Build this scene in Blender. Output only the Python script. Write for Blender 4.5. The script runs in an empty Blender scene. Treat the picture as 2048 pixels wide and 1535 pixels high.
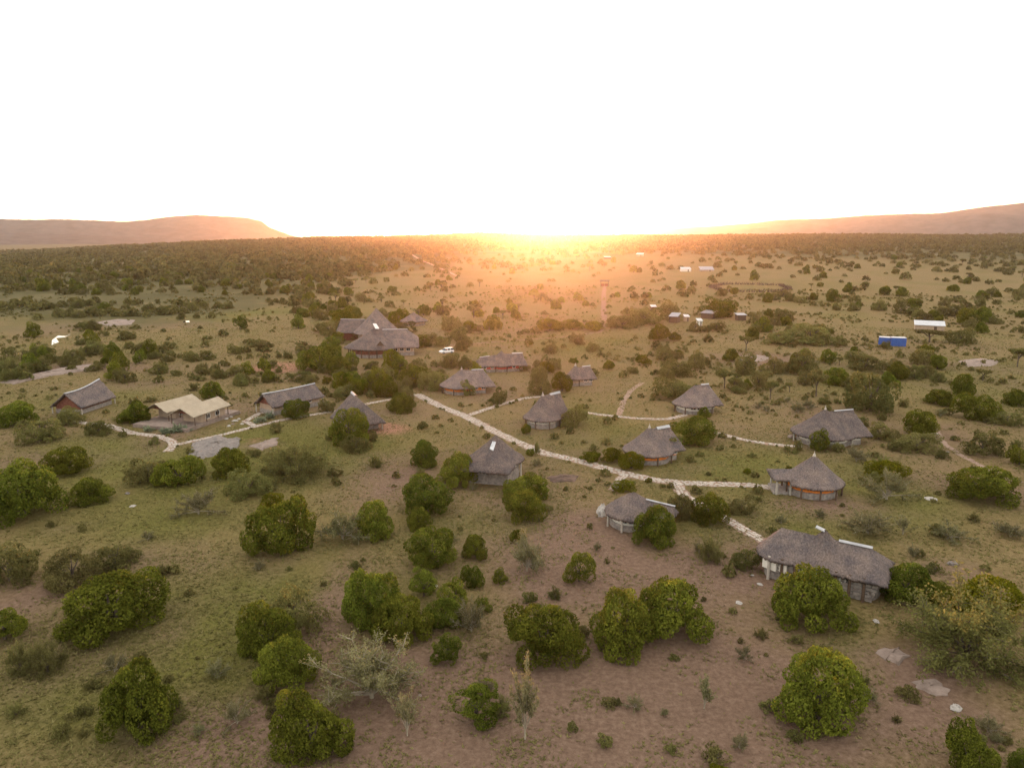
import bpy, math, random
import numpy as np

random.seed(11)
RNG = np.random.default_rng(11)
S = bpy.context.scene
COL = S.collection

# ------------------------------------------------------------------ camera, sky, sun, exposure
CAM_H = 38.0
F = 1462.0                      # focal length in pixels of the 2048 px wide frame
CU, CV, VH = 1024.0, 767.5, 462.0
PITCH = math.atan((CV - VH) / F)
cam = bpy.data.cameras.new("camera")
cam_o = bpy.data.objects.new("camera", cam)
COL.objects.link(cam_o)
cam_o.location = (0, 0, CAM_H)
cam_o.rotation_euler = (math.pi / 2 - PITCH, 0, 0)
cam.sensor_fit = 'HORIZONTAL'
cam.angle = 2 * math.atan(1024.0 / F)
cam.clip_start = 0.5
cam.clip_end = 40000
S.camera = cam_o

SUN_EL, SUN_AZ = math.radians(0.6), math.radians(2.2)      # azimuth measured from +Y towards +X
w = bpy.data.worlds.new("World")
S.world = w
w.use_nodes = True
nt = w.node_tree
nt.nodes.clear()
out = nt.nodes.new("ShaderNodeOutputWorld")
sky = nt.nodes.new("ShaderNodeTexSky")
sky.sky_type = 'NISHITA'
sky.sun_disc = False
sky.sun_elevation = math.radians(3.0)
sky.sun_rotation = SUN_AZ
sky.altitude = 1500
sky.air_density = 1.0
sky.dust_density = 2.5
sky.ozone_density = 1.0
bg = nt.nodes.new("ShaderNodeBackground")
bg.inputs[1].default_value = 0.05
nt.links.new(sky.outputs[0], bg.inputs[0])
# even pale fill added to the sky over the whole dome, whitening it
sky_fill = nt.nodes.new("ShaderNodeBackground")
sky_fill.inputs[0].default_value = (1.0, 0.90, 0.80, 1)
sky_fill.inputs[1].default_value = 0.27
add = nt.nodes.new("ShaderNodeAddShader")
nt.links.new(bg.outputs[0], add.inputs[0])
nt.links.new(sky_fill.outputs[0], add.inputs[1])
nt.links.new(add.outputs[0], out.inputs[0])

sl = bpy.data.lights.new("sun", 'SUN')
sl.energy = 2.8
sl.angle = math.radians(0.53)
sl.color = (1.0, 0.33, 0.12)
sun = bpy.data.objects.new("sun", sl)
COL.objects.link(sun)
sun.location = (0, 0, 400)
from mathutils import Vector, Matrix
sd = Vector((math.sin(SUN_AZ) * math.cos(SUN_EL), math.cos(SUN_AZ) * math.cos(SUN_EL), math.sin(SUN_EL)))
sun.rotation_euler = sd.to_track_quat('Z', 'Y').to_euler()

S.view_settings.view_transform = 'Standard'
S.view_settings.look = 'None'
S.view_settings.gamma = 1.0
S.view_settings.use_curve_mapping = False
S.view_settings.exposure = 2.5
S.render.engine = 'CYCLES'
S.cycles.max_bounces = 5
S.cycles.diffuse_bounces = 4
S.cycles.glossy_bounces = 2
S.cycles.transmission_bounces = 3
S.cycles.transparent_max_bounces = 4
S.cycles.volume_bounces = 0
S.cycles.use_denoising = True
S.cycles.denoising_prefilter = 'NONE'      # keeps a little of the grain of a dusk exposure
HAZE_DENSITY = 0.36e-4
HAZE_G = 0.87


# ------------------------------------------------------------------ helpers
def smooth(a, b, x):
    t = np.clip((np.asarray(x, float) - a) / (b - a), 0, 1)
    return t * t * (3 - 2 * t)


def _hash(ix, iy, seed):
    h = (ix * 374761393 + iy * 668265263 + seed * 1274126177) & 0xFFFFFFFF
    h = ((h ^ (h >> 13)) * 1274126177) & 0xFFFFFFFF
    return ((h ^ (h >> 16)) & 0xFFFF) / 65535.0


def vnoise(x, y, seed=0):
    x = np.asarray(x, float); y = np.asarray(y, float)
    ix = np.floor(x).astype(np.int64); iy = np.floor(y).astype(np.int64)
    fx = x - ix; fy = y - iy
    fx = fx * fx * (3 - 2 * fx); fy = fy * fy * (3 - 2 * fy)
    a = _hash(ix, iy, seed); b = _hash(ix + 1, iy, seed)
    c = _hash(ix, iy + 1, seed); d = _hash(ix + 1, iy + 1, seed)
    return (a * (1 - fx) + b * fx) * (1 - fy) + (c * (1 - fx) + d * fx) * fy


def fbm(x, y, seed=0, octs=4):
    s = 0.0; amp = 0.5; tot = 0
    for o in range(octs):
        s = s + amp * vnoise(np.asarray(x) * 2 ** o + 17.3 * o, np.asarray(y) * 2 ** o - 9.1 * o, seed + o)
        tot += amp; amp *= 0.55
    return s / tot


RIDGE_U = [-3000, -600, 0, 150, 350, 620, 800, 900, 960, 1010, 1060, 1180, 1400, 2048, 2600, 6000]
RIDGE_V = [500, 500, 496, 492, 483, 474, 471, 468, 464, 465, 469, 470, 468, 467, 468, 470]
RIDGE_R = 2300.0


def gz(x, y):
    """Height of the ground: level round the camp, rising or sinking to a far wooded edge, sinking beyond it."""
    x = np.asarray(x, float); y = np.asarray(y, float)
    r = np.hypot(x, y)
    u = CU + F * x / np.maximum(y, 1.0) * math.cos(PITCH)
    u = np.where(y > 1, np.clip(u, -3000, 6000), np.where(x < 0, -3000, 6000))
    edge = CAM_H - (np.interp(u, RIDGE_U, RIDGE_V) - VH) / F * RIDGE_R - 4.0
    z = edge * smooth(700, RIDGE_R, r)
    und = (fbm(x / 260.0, y / 260.0, 3, 3) - 0.5) * 9.0 * smooth(420, 1100, r)
    z = z + und
    z = z + (-34.0 - z) * smooth(RIDGE_R + 20, RIDGE_R + 1200, r)
    return z


def ray(u, v):
    a = (u - CU) / F
    b = -(v - CV) / F
    cp, sp = math.cos(PITCH), math.sin(PITCH)
    return np.array((a, cp + b * sp, -sp + b * cp))


def ground(u, v):
    """Ground point seen at pixel (u, v) of the 2048 px frame."""
    d = ray(u, v)
    if d[2] < -1e-4:
        t = -CAM_H / d[2]
        if t * math.hypot(d[0], d[1]) < 415:      # level ground round the camp
            return float(d[0] * t), float(d[1] * t)
    ts = np.geomspace(300, 4200, 240)
    px, py, pz = d[0] * ts, d[1] * ts, CAM_H + d[2] * ts
    h = pz - gz(px, py)
    hit = np.nonzero(h <= 0)[0]
    if len(hit) == 0:
        return float(d[0] * 3000), float(d[1] * 3000)
    k = hit[0]
    if k == 0:
        t = ts[0]
    else:
        q = h[k - 1] / (h[k - 1] - h[k] + 1e-9)
        t = ts[k - 1] + (ts[k] - ts[k - 1]) * q
    return float(d[0] * t), float(d[1] * t)


def depth_of(x, y, z=0.0):
    return y * math.cos(PITCH) - (z - CAM_H) * math.sin(PITCH)


def project(x, y, z):
    cp, sp = math.cos(PITCH), math.sin(PITCH)
    zz = np.asarray(z) - CAM_H
    d = y * cp - zz * sp
    up = y * sp + zz * cp
    return CU + F * x / d, CV - F * up / d


def link(o, parent=None):
    COL.objects.link(o)
    if parent is not None:
        o.parent = parent
    return o


def tag(o, label=None, cat=None, group=None, kind=None):
    if label: o["label"] = label
    if cat: o["category"] = cat
    if group: o["group"] = group
    if kind: o["kind"] = kind
    return o


def empty(name, loc, label, cat, group=None, rz=0.0):
    o = bpy.data.objects.new(name, None)
    o.empty_display_size = 0.5
    o.location = loc
    o.rotation_euler = (0, 0, rz)
    link(o)
    return tag(o, label, cat, group)


def np_mesh(name, verts, faces, mat=None, attrs=None, smooth_shade=False):
    """verts (n,3); faces: (m,k) array, or list of tuples."""
    me = bpy.data.meshes.new(name)
    verts = np.asarray(verts, dtype=np.float32)
    if isinstance(faces, np.ndarray):
        m, k = faces.shape
        me.vertices.add(len(verts))
        me.vertices.foreach_set("co", verts.ravel())
        me.loops.add(m * k)
        me.loops.foreach_set("vertex_index", faces.astype(np.int32).ravel())
        me.polygons.add(m)
        me.polygons.foreach_set("loop_start", np.arange(0, m * k, k, dtype=np.int32))
        me.polygons.foreach_set("loop_total", np.full(m, k, dtype=np.int32))
        me.update(calc_edges=True)
    else:
        me.from_pydata([tuple(map(float, v)) for v in verts], [], faces)
        me.update()
    if attrs:
        for an, vals in attrs.items():
            a = me.attributes.new(an, 'FLOAT', 'POINT')
            a.data.foreach_set("value", np.asarray(vals, dtype=np.float32))
    if smooth_shade:
        me.polygons.foreach_set("use_smooth", np.ones(len(me.polygons), dtype=bool))
    if mat is not None:
        me.materials.append(mat)
    return me


class MB:
    """Collects boxes, tubes and other faces for one mesh object."""
    def __init__(self):
        self.v = []; self.f = []

    def add(self, vs, fs):
        b = len(self.v)
        self.v.extend([tuple(map(float, p)) for p in vs])
        self.f.extend([tuple(i + b for i in f) for f in fs])
        return self

    def box(self, c, s, rz=0.0, pitch=0.0):
        M = Matrix.Rotation(rz, 3, 'Z') @ Matrix.Rotation(pitch, 3, 'Y')
        vs = []
        for sx in (-.5, .5):
            for sy in (-.5, .5):
                for sz in (-.5, .5):
                    p = M @ Vector((sx * s[0], sy * s[1], sz * s[2]))
                    vs.append((p.x + c[0], p.y + c[1], p.z + c[2]))
        return self.add(vs, [(0, 1, 3, 2), (4, 6, 7, 5), (0, 4, 5, 1), (2, 3, 7, 6), (0, 2, 6, 4), (1, 5, 7, 3)])

    def tube(self, pts, rads, n=6, cap=True):
        pts = [Vector(p) for p in pts]
        vs = []; fs = []
        for i, p in enumerate(pts):
            d = (pts[min(i + 1, len(pts) - 1)] - pts[max(i - 1, 0)])
            if d.length < 1e-6: d = Vector((0, 0, 1))
            d.normalize()
            a = d.orthogonal().normalized(); b = d.cross(a)
            for k in range(n):
                t = 2 * math.pi * k / n
                q = p + (a * math.cos(t) + b * math.sin(t)) * rads[i]
                vs.append(q)
        for i in range(len(pts) - 1):
            for k in range(n):
                fs.append((i * n + k, i * n + (k + 1) % n, (i + 1) * n + (k + 1) % n, (i + 1) * n + k))
        if cap:
            fs.append(tuple(range(n - 1, -1, -1)))
            fs.append(tuple((len(pts) - 1) * n + k for k in range(n)))
        return self.add(vs, fs)

    def build(self, name, mat, parent=None, smooth_shade=False):
        me = np_mesh(name, np.array(self.v), self.f, mat, smooth_shade=smooth_shade)
        return link(bpy.data.objects.new(name, me), parent)


# ------------------------------------------------------------------ materials
def mat_base(name):
    m = bpy.data.materials.new(name)
    m.use_nodes = True
    n = m.node_tree.nodes
    return m, m.node_tree, n["Principled BSDF"]


def noise_node(nt, scale, detail=4, rough=0.6, coord='Object', vec=None):
    t = nt.nodes.new("ShaderNodeTexNoise")
    t.inputs["Scale"].default_value = scale
    t.inputs["Detail"].default_value = detail
    t.inputs["Roughness"].default_value = rough
    if vec is None:
        tc = nt.nodes.new("ShaderNodeTexCoord")
        vec = tc.outputs[coord]
    nt.links.new(vec, t.inputs["Vector"])
    return t


def ramp(nt, src, stops):
    r = nt.nodes.new("ShaderNodeValToRGB")
    el = r.color_ramp.elements
    while len(el) < len(stops):
        el.new(0.5)
    for e, (p, c) in zip(el, stops):
        e.position = p
        e.color = (c[0], c[1], c[2], 1)
    nt.links.new(src, r.inputs[0])
    return r


def mixc(nt, fac, a, b, mode='MIX'):
    m = nt.nodes.new("ShaderNodeMix")
    m.data_type = 'RGBA'
    m.blend_type = mode
    for i, s in ((0, fac), (6, a), (7, b)):
        if hasattr(s, "is_output"):
            nt.links.new(s, m.inputs[i])
        elif i == 0:
            m.inputs[0].default_value = s
        else:
            m.inputs[i].default_value = (s[0], s[1], s[2], 1)
    return m.outputs[2]


def bump(nt, bsdf, src, strength, dist):
    b = nt.nodes.new("ShaderNodeBump")
    b.inputs["Strength"].default_value = strength
    b.inputs["Distance"].default_value = dist
    nt.links.new(src, b.inputs["Height"])
    nt.links.new(b.outputs[0], bsdf.inputs["Normal"])


def simple(name, lo, hi, scale=3.0, rough=0.9, metal=0.0, bmp=0.0, detail=5):
    m, nt, b = mat_base(name)
    t = noise_node(nt, scale, detail)
    r = ramp(nt, t.outputs[0], [(0.3, lo), (0.7, hi)])
    nt.links.new(r.outputs[0], b.inputs["Base Color"])
    b.inputs["Roughness"].default_value = rough
    b.inputs["Metallic"].default_value = metal
    b.inputs["Specular IOR Level"].default_value = 0.25
    if bmp:
        bump(nt, b, t.outputs[0], 0.6, bmp)
    return m


def leaf_mat(name, dark, mid, light, var=0.22, trans=0.48):
    m = bpy.data.materials.new(name)
    m.use_nodes = True
    nt = m.node_tree
    nt.nodes.clear()
    o = nt.nodes.new("ShaderNodeOutputMaterial")
    at = nt.nodes.new("ShaderNodeAttribute"); at.attribute_name = "tint"
    r = ramp(nt, at.outputs["Fac"], [(0.0, dark), (0.5, mid), (1.0, light)])
    oi = nt.nodes.new("ShaderNodeObjectInfo")
    hs = nt.nodes.new("ShaderNodeHueSaturation")
    mr = nt.nodes.new("ShaderNodeMapRange")
    mr.inputs[3].default_value = 0.5 - 0.018 * var / 0.25; mr.inputs[4].default_value = 0.5 + 0.022 * var / 0.25
    nt.links.new(oi.outputs["Random"], mr.inputs[0])
    nt.links.new(mr.outputs[0], hs.inputs["Hue"])
    mv = nt.nodes.new("ShaderNodeMapRange")
    mv.inputs[3].default_value = 1 - var; mv.inputs[4].default_value = 1 + var
    mu = nt.nodes.new("ShaderNodeMath"); mu.operation = 'FRACT'
    m7 = nt.nodes.new("ShaderNodeMath"); m7.operation = 'MULTIPLY'; m7.inputs[1].default_value = 7.31
    nt.links.new(oi.outputs["Random"], m7.inputs[0])
    nt.links.new(m7.outputs[0], mu.inputs[0])
    nt.links.new(mu.outputs[0], mv.inputs[0])
    nt.links.new(mv.outputs[0], hs.inputs["Value"])
    nt.links.new(r.outputs[0], hs.inputs["Color"])
    d = nt.nodes.new("ShaderNodeBsdfDiffuse")
    t = nt.nodes.new("ShaderNodeBsdfTranslucent")
    nt.links.new(hs.outputs[0], d.inputs[0])
    nt.links.new(hs.outputs[0], t.inputs[0])
    mx = nt.nodes.new("ShaderNodeMixShader"); mx.inputs[0].default_value = trans
    nt.links.new(d.outputs[0], mx.inputs[1]); nt.links.new(t.outputs[0], mx.inputs[2])
    nt.links.new(mx.outputs[0], o.inputs[0])
    return m


M = {}
M['leaf'] = leaf_mat("leaf_green", (0.070, 0.076, 0.013), (0.138, 0.154, 0.023), (0.248, 0.262, 0.038))
M['leaf_dull'] = leaf_mat("leaf_dull", (0.105, 0.097, 0.035), (0.172, 0.162, 0.057), (0.24, 0.228, 0.08))
M['leaf_pale'] = leaf_mat("leaf_pale", (0.115, 0.108, 0.050), (0.185, 0.175, 0.082), (0.265, 0.25, 0.122))
M['leaf_bright'] = leaf_mat("leaf_bright", (0.060, 0.066, 0.006), (0.12, 0.125, 0.010), (0.19, 0.19, 0.017))
M['leaf_grey'] = leaf_mat("leaf_grey", (0.14, 0.16, 0.10), (0.23, 0.27, 0.17), (0.34, 0.38, 0.25))
M['grass'] = leaf_mat("grass_blades", (0.105, 0.10, 0.035), (0.165, 0.150, 0.054), (0.24, 0.21, 0.088), var=0.05, trans=0.35)
M['bark'] = simple("bark", (0.06, 0.045, 0.032), (0.15, 0.12, 0.095), 6.0, 0.95, bmp=0.03)
M['bark_pale'] = simple("bark_pale", (0.22, 0.19, 0.14), (0.38, 0.33, 0.25), 6.0, 0.95, bmp=0.02)
M['stone'] = simple("wall_stone", (0.16, 0.14, 0.13), (0.36, 0.32, 0.28), 2.2, 0.95, bmp=0.06)
M['white'] = simple("white_plaster", (0.62, 0.58, 0.50), (0.78, 0.74, 0.66), 1.3, 0.85)
M['orange'] = simple("orange_plaster", (0.62, 0.18, 0.035), (0.80, 0.26, 0.06), 1.3, 0.85)
M['red'] = simple("red_plaster", (0.36, 0.07, 0.05), (0.50, 0.11, 0.08), 1.3, 0.85)
M['tan'] = simple("tan_plaster", (0.30, 0.22, 0.16), (0.42, 0.32, 0.23), 1.3, 0.9)
M['rust'] = simple("rust_brown_boards", (0.13, 0.05, 0.035), (0.22, 0.09, 0.06), 2.0, 0.9)
M['wood'] = simple("dark_timber", (0.07, 0.045, 0.03), (0.14, 0.095, 0.065), 5.0, 0.85, bmp=0.02)
M['post'] = simple("pale_post", (0.34, 0.30, 0.25), (0.48, 0.44, 0.38), 4.0, 0.9, bmp=0.02)
M['frame'] = simple("window_frame_white", (0.62, 0.60, 0.55), (0.75, 0.73, 0.68), 3.0, 0.6)
M['flash'] = simple("ridge_sheet", (0.30, 0.305, 0.315), (0.44, 0.445, 0.455), 1.5, 0.5, 0.2)
M['tin'] = simple("tin_roof", (0.38, 0.40, 0.42), (0.56, 0.57, 0.58), 0.8, 0.45, 0.3)
M['tin_dull'] = simple("tin_roof_dull", (0.22, 0.23, 0.25), (0.34, 0.35, 0.37), 0.8, 0.5, 0.2)
M['canvas'] = simple("tan_canvas", (0.30, 0.25, 0.18), (0.385, 0.325, 0.24), 0.7, 0.85, bmp=0.05)
M['blue'] = simple("blue_sheet", (0.035, 0.085, 0.29), (0.05, 0.12, 0.38), 1.0, 0.5)
M['rock'] = simple("rock", (0.12, 0.105, 0.095), (0.25, 0.222, 0.20), 1.6, 0.95, bmp=0.1)
M['rock_pale'] = simple("rock_pale", (0.27, 0.25, 0.225), (0.44, 0.41, 0.37), 2.0, 0.95, bmp=0.08)
M['rock_pink'] = simple("rock_pink", (0.17, 0.13, 0.105), (0.28, 0.22, 0.185), 1.0, 0.95, bmp=0.08)
M['car'] = simple("car_paint", (0.72, 0.72, 0.72), (0.80, 0.80, 0.80), 0.5, 0.25)
M['tyre'] = simple("tyre_rubber", (0.02, 0.02, 0.02), (0.035, 0.035, 0.035), 5.0, 0.8)


def glass_mat():
    m, nt, b = mat_base("dark_glass")
    b.inputs["Base Color"].default_value = (0.02, 0.022, 0.025, 1)
    b.inputs["Roughness"].default_value = 0.12
    return m


def thatch_mat():
    m, nt, b = mat_base("thatch")
    tc = nt.nodes.new("ShaderNodeTexCoord")
    mp = nt.nodes.new("ShaderNodeMapping")
    mp.inputs["Scale"].default_value = (1, 1, 0.25)
    nt.links.new(tc.outputs["Object"], mp.inputs[0])
    fine = noise_node(nt, 5.5, 6, 0.75, vec=mp.outputs[0])
    big = noise_node(nt, 0.55, 4, 0.6)
    c1 = ramp(nt, fine.outputs[0], [(0.30, (0.075, 0.064, 0.062)), (0.5, (0.145, 0.124, 0.118)), (0.72, (0.26, 0.222, 0.205))])
    c2 = ramp(nt, big.outputs[0], [(0.32, (0.64, 0.65, 0.70)), (0.68, (1.22, 1.12, 1.02))])
    oi = nt.nodes.new("ShaderNodeObjectInfo")
    mr = nt.nodes.new("ShaderNodeMapRange"); mr.inputs[3].default_value = 0.85; mr.inputs[4].default_value = 1.2
    nt.links.new(oi.outputs["Random"], mr.inputs[0])
    x = mixc(nt, 1.0, c1.outputs[0], c2.outputs[0], 'MULTIPLY')
    x2 = nt.nodes.new("ShaderNodeVectorMath"); x2.operation = 'SCALE'
    nt.links.new(x, x2.inputs[0]); nt.links.new(mr.outputs[0], x2.inputs["Scale"])
    nt.links.new(x2.outputs[0], b.inputs["Base Color"])
    b.inputs["Roughness"].default_value = 0.95
    b.inputs["Specular IOR Level"].default_value = 0.1
    bump(nt, b, fine.outputs[0], 0.9, 0.25)
    return m


def ground_mat():
    m, nt, b = mat_base("savanna_ground")
    geo = nt.nodes.new("ShaderNodeNewGeometry")
    pos = geo.outputs["Position"]
    def attr(n):
        a = nt.nodes.new("ShaderNodeAttribute"); a.attribute_name = n
        return a.outputs["Fac"]
    n_f = noise_node(nt, 1.9, 6, 0.75, vec=pos)
    n_m = noise_node(nt, 0.16, 5, 0.65, vec=pos)
    n_b = noise_node(nt, 0.022, 4, 0.55, vec=pos)
    dry = ramp(nt, n_f.outputs[0], [(0.28, (0.096, 0.070, 0.032)), (0.5, (0.168, 0.124, 0.056)), (0.72, (0.25, 0.19, 0.095))])
    grn = ramp(nt, n_f.outputs[0], [(0.28, (0.062, 0.062, 0.016)), (0.5, (0.115, 0.109, 0.029)), (0.72, (0.175, 0.158, 0.050))])
    soil = ramp(nt, n_f.outputs[0], [(0.25, (0.098, 0.062, 0.043)), (0.5, (0.160, 0.106, 0.074)), (0.75, (0.25, 0.174, 0.126))])
    red = ramp(nt, n_f.outputs[0], [(0.3, (0.20, 0.105, 0.065)), (0.7, (0.34, 0.19, 0.125))])
    wood = ramp(nt, n_b.outputs[0], [(0.3, (0.070, 0.064, 0.026)), (0.7, (0.125, 0.108, 0.050))])
    def breakup(a, lo=0.38, hi=0.62, amt=0.7):
        # attribute mask broken up by medium and fine noise
        s1 = nt.nodes.new("ShaderNodeMath"); s1.operation = 'MULTIPLY_ADD'
        nt.links.new(n_m.outputs[0], s1.inputs[0]); s1.inputs[1].default_value = amt
        nt.links.new(a, s1.inputs[2])
        s2 = nt.nodes.new("ShaderNodeMath"); s2.operation = 'MULTIPLY_ADD'
        nt.links.new(n_f.outputs[0], s2.inputs[0]); s2.inputs[1].default_value = 0.35
        nt.links.new(s1.outputs[0], s2.inputs[2])
        mr = nt.nodes.new("ShaderNodeMapRange")
        off = amt * 0.5 + 0.175
        mr.inputs[1].default_value = lo + off - 0.0; mr.inputs[2].default_value = hi + off
        nt.links.new(s2.outputs[0], mr.inputs[0])
        return mr.outputs[0]
    c = mixc(nt, breakup(attr("lush"), 0.2, 0.8), dry.outputs[0], grn.outputs[0])
    c = mixc(nt, breakup(attr("soil"), 0.2, 0.8), c, soil.outputs[0])
    c = mixc(nt, breakup(attr("red"), 0.35, 0.65, 0.5), c, red.outputs[0])
    c = mixc(nt, breakup(attr("wood"), 0.22, 0.52, 0.5), c, wood.outputs[0])
    nt.links.new(c, b.inputs["Base Color"])
    b.inputs["Roughness"].default_value = 1.0
    b.inputs["Specular IOR Level"].default_value = 0.05
    bump(nt, b, n_f.outputs[0], 0.8, 0.22)
    return m


def path_mat():
    m, nt, b = mat_base("flagstone")
    geo = nt.nodes.new("ShaderNodeNewGeometry")
    t = noise_node(nt, 2.5, 5, 0.7, vec=geo.outputs["Position"])
    rnd = nt.nodes.new("ShaderNodeNewGeometry")
    c = ramp(nt, t.outputs[0], [(0.3, (0.30, 0.262, 0.225)), (0.7, (0.50, 0.45, 0.395))])
    v = ramp(nt, rnd.outputs["Random Per Island"], [(0.0, (0.84, 0.83, 0.82)), (1.0, (1.12, 1.10, 1.06))])
    x = mixc(nt, 1.0, c.outputs[0], v.outputs[0], 'MULTIPLY')
    nt.links.new(x, b.inputs["Base Color"])
    b.inputs["Roughness"].default_value = 0.9
    return m


def water_mat():
    m, nt, b = mat_base("river_water")
    b.inputs["Base Color"].default_value = (0.05, 0.045, 0.04, 1)
    b.inputs["Roughness"].default_value = 0.05
    t = noise_node(nt, 1.2, 3)
    bump(nt, b, t.outputs[0], 0.15, 0.03)
    return m


def hill_mat():
    m, nt, b = mat_base("hill_bush")
    geo = nt.nodes.new("ShaderNodeNewGeometry")
    t = noise_node(nt, 0.012, 6, 0.7, vec=geo.outputs["Position"])
    r = ramp(nt, t.outputs[0], [(0.35, (0.050, 0.047, 0.042)), (0.65, (0.105, 0.092, 0.080))])
    nt.links.new(r.outputs[0], b.inputs["Base Color"])
    b.inputs["Roughness"].default_value = 1.0
    b.inputs["Specular IOR Level"].default_value = 0.0
    return m


M['glass'] = glass_mat()
M['thatch'] = thatch_mat()
M['ground'] = ground_mat()
M['path'] = path_mat()
M['water'] = water_mat()
M['hill'] = hill_mat()
M['track_red'] = simple("red_dirt_track", (0.15, 0.09, 0.06), (0.22, 0.135, 0.095), 0.8, 1.0)
M['track'] = simple("dirt_track", (0.22, 0.15, 0.11), (0.31, 0.22, 0.165), 0.8, 1.0)
M['kraal'] = simple("kraal_brush", (0.06, 0.04, 0.03), (0.15, 0.10, 0.075), 0.8, 1.0)

# ------------------------------------------------------------------ ground sheet
# soil / lush / red patches, each an ellipse on the ground: (u, v, ru, rv, weight)
def patches(spec, x, y):
    tot = np.zeros_like(x)
    for (u, v, ru, rv, wt) in spec:
        cx, cy = ground(u, v)
        ex, ey = ground(u + ru, v)
        fx, fy = ground(u, v - rv)
        nx, ny = ground(u, v + rv)
        hx = max(1.0, abs(ex - cx)); hy = max(1.0, abs(fy - ny) / 2)
        q = ((x - cx) / hx) ** 2 + ((y - cy) / hy) ** 2
        tot = tot + wt * np.exp(-q * 0.9)
    return tot


SOIL = [(1250, 1420, 420, 150, .9), (1000, 1500, 300, 90, .7), (1400, 1320, 260, 90, .6), (1250, 1120, 260, 70, .55),
        (1130, 1180, 160, 60, .6), (1500, 1180, 150, 60, .5), (1900, 1440, 160, 110, .8), (1850, 1330, 90, 50, .7),
        (790, 950, 90, 40, .6), (720, 1030, 60, 50, .4), (480, 1480, 160, 80, .7), (60, 1190, 110, 60, .6), (40, 930, 160, 25, .6),
        (1180, 1060, 60, 45, .9), (1570, 1130, 60, 60, .7), (1640, 1010, 110, 25, .8), (1930, 1150, 90, 35, .7),
        (690, 1170, 60, 70, .5), (560, 1120, 60, 40, .5), (640, 1250, 70, 60, .5), (1500, 715, 70, 14, .8), (120, 655, 70, 12, .5),
        (190, 735, 130, 9, .8), (280, 770, 90, 10, .5), (1900, 730, 110, 14, .4), (1990, 980, 70, 40, .6), (330, 870, 70, 20, .6),
        (800, 1330, 220, 90, .6), (300, 1100, 120, 30, .3), (300, 650, 200, 8, .6), (1900, 870, 60, 40, .5), (520, 890, 60, 15, .6)]
LUSH = [(250, 920, 260, 70, .7), (420, 1250, 220, 110, .7), (650, 920, 220, 70, .6), (1150, 890, 150, 50, .6), (1450, 930, 160, 35, .5),
        (1700, 1300, 80, 90, .5), (1690, 1420, 130, 60, .6), (1450, 1050, 160, 40, .5), (1800, 1010, 200, 50, .5), (300, 625, 300, 10, .7),
        (150, 800, 200, 30, .5), (450, 575, 150, 8, .7), (1000, 1050, 300, 50, .35), (300, 1050, 300, 60, .4), (150, 1400, 200, 100, .35),
        (1550, 740, 160, 25, .4), (1900, 770, 200, 40, .4), (1750, 950, 80, 40, .4), (1100, 690, 200, 20, .4)]
REDS = [(555, 735, 70, 14, .9), (770, 860, 70, 14, .7), (740, 850, 50, 10, .5), (950, 690, 90, 8, .5), (1240, 680, 90, 12, .3), (1700, 990, 60, 20, .4),
        (1120, 1180, 60, 30, .3), (1900, 1500, 120, 60, .3), (510, 880, 50, 10, .5)]
angs = np.concatenate([np.radians(np.linspace(-42, 42, 300)), np.radians(np.linspace(42, 318, 56))[1:-1]])
rads = np.concatenate([[4.0, 14.0, 26.0], np.geomspace(36, 9000, 330)])
A, R = np.meshgrid(angs, rads)
gx = (R * np.sin(A)).ravel(); gy = (R * np.cos(A)).ravel()
gzv = gz(gx, gy)
na, nr = len(angs), len(rads)
verts = np.column_stack([gx, gy, gzv])
i = np.arange(nr - 1)[:, None]; j = np.arange(na)[None, :]
faces = np.stack([i * na + j, (i + 1) * na + j, (i + 1) * na + (j + 1) % na, i * na + (j + 1) % na], -1).reshape(-1, 4)
gr = np.hypot(gx, gy)
soil_a = np.clip(0.25 + patches(SOIL, gx, gy) * 0.75 + (fbm(gx / 22, gy / 22, 5) - .5) * 0.9, 0, 1.0)
soil_a = soil_a * (1 - 0.55 * smooth(180, 420, gr))
lush_a = np.clip(0.26 + patches(LUSH, gx, gy) * 0.95 + (fbm(gx / 16, gy / 30, 8) - .5) * 0.9, 0, 1)
red_a = np.clip(patches(REDS, gx, gy), 0, 1)
_az = np.degrees(np.arctan2(gx, gy))
_st = np.interp(_az, [-46, -20, -13, -4, 5, 46], [350, 380, 560, 1050, 1200, 1000])
wood_a = smooth(_st * .65, _st * 1.35, gr + (fbm(gx / 150, gy / 150, 21) - .5) * 500) * 0.9
me = np_mesh("ground", verts, faces, M['ground'], {"soil": soil_a, "lush": lush_a, "red": red_a, "wood": wood_a}, True)
# centre fan
g_o = link(bpy.data.objects.new("ground", me))
tag(g_o, "wide savanna ground of dry grass, green patches and bare pinkish soil", None, None, "structure")
SOIL_GRID = (gx, gy)


def ribbon(name, pix, width, mat, z, wander=0.12, label=None):
    P = [Vector((*ground(u, v), 0)) for u, v in pix]
    pts = []
    for a, b in zip(P[:-1], P[1:]):
        n = max(1, int((b - a).length / 1.2))
        for k in range(n):
            pts.append(a.lerp(b, k / n))
    pts.append(P[-1])
    vs = []; fs = []
    for k, p in enumerate(pts):
        d = (pts[min(k + 1, len(pts) - 1)] - pts[max(0, k - 1)]).normalized()
        nrm = Vector((-d.y, d.x, 0))
        wl = width / 2 * (1 + wander * (random.random() * 2 - 1)); wr = width / 2 * (1 + wander * (random.random() * 2 - 1))
        for q in (p + nrm * wl, p - nrm * wr):
            vs.append((q.x, q.y, float(gz(q.x, q.y)) + z))
        if k: fs.append((2 * k - 2, 2 * k - 1, 2 * k + 1, 2 * k))
    o = link(bpy.data.objects.new(name, np_mesh(name, np.array(vs), fs, mat)))
    tag(o, label, None, None, "structure")
    return o, pts


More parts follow.
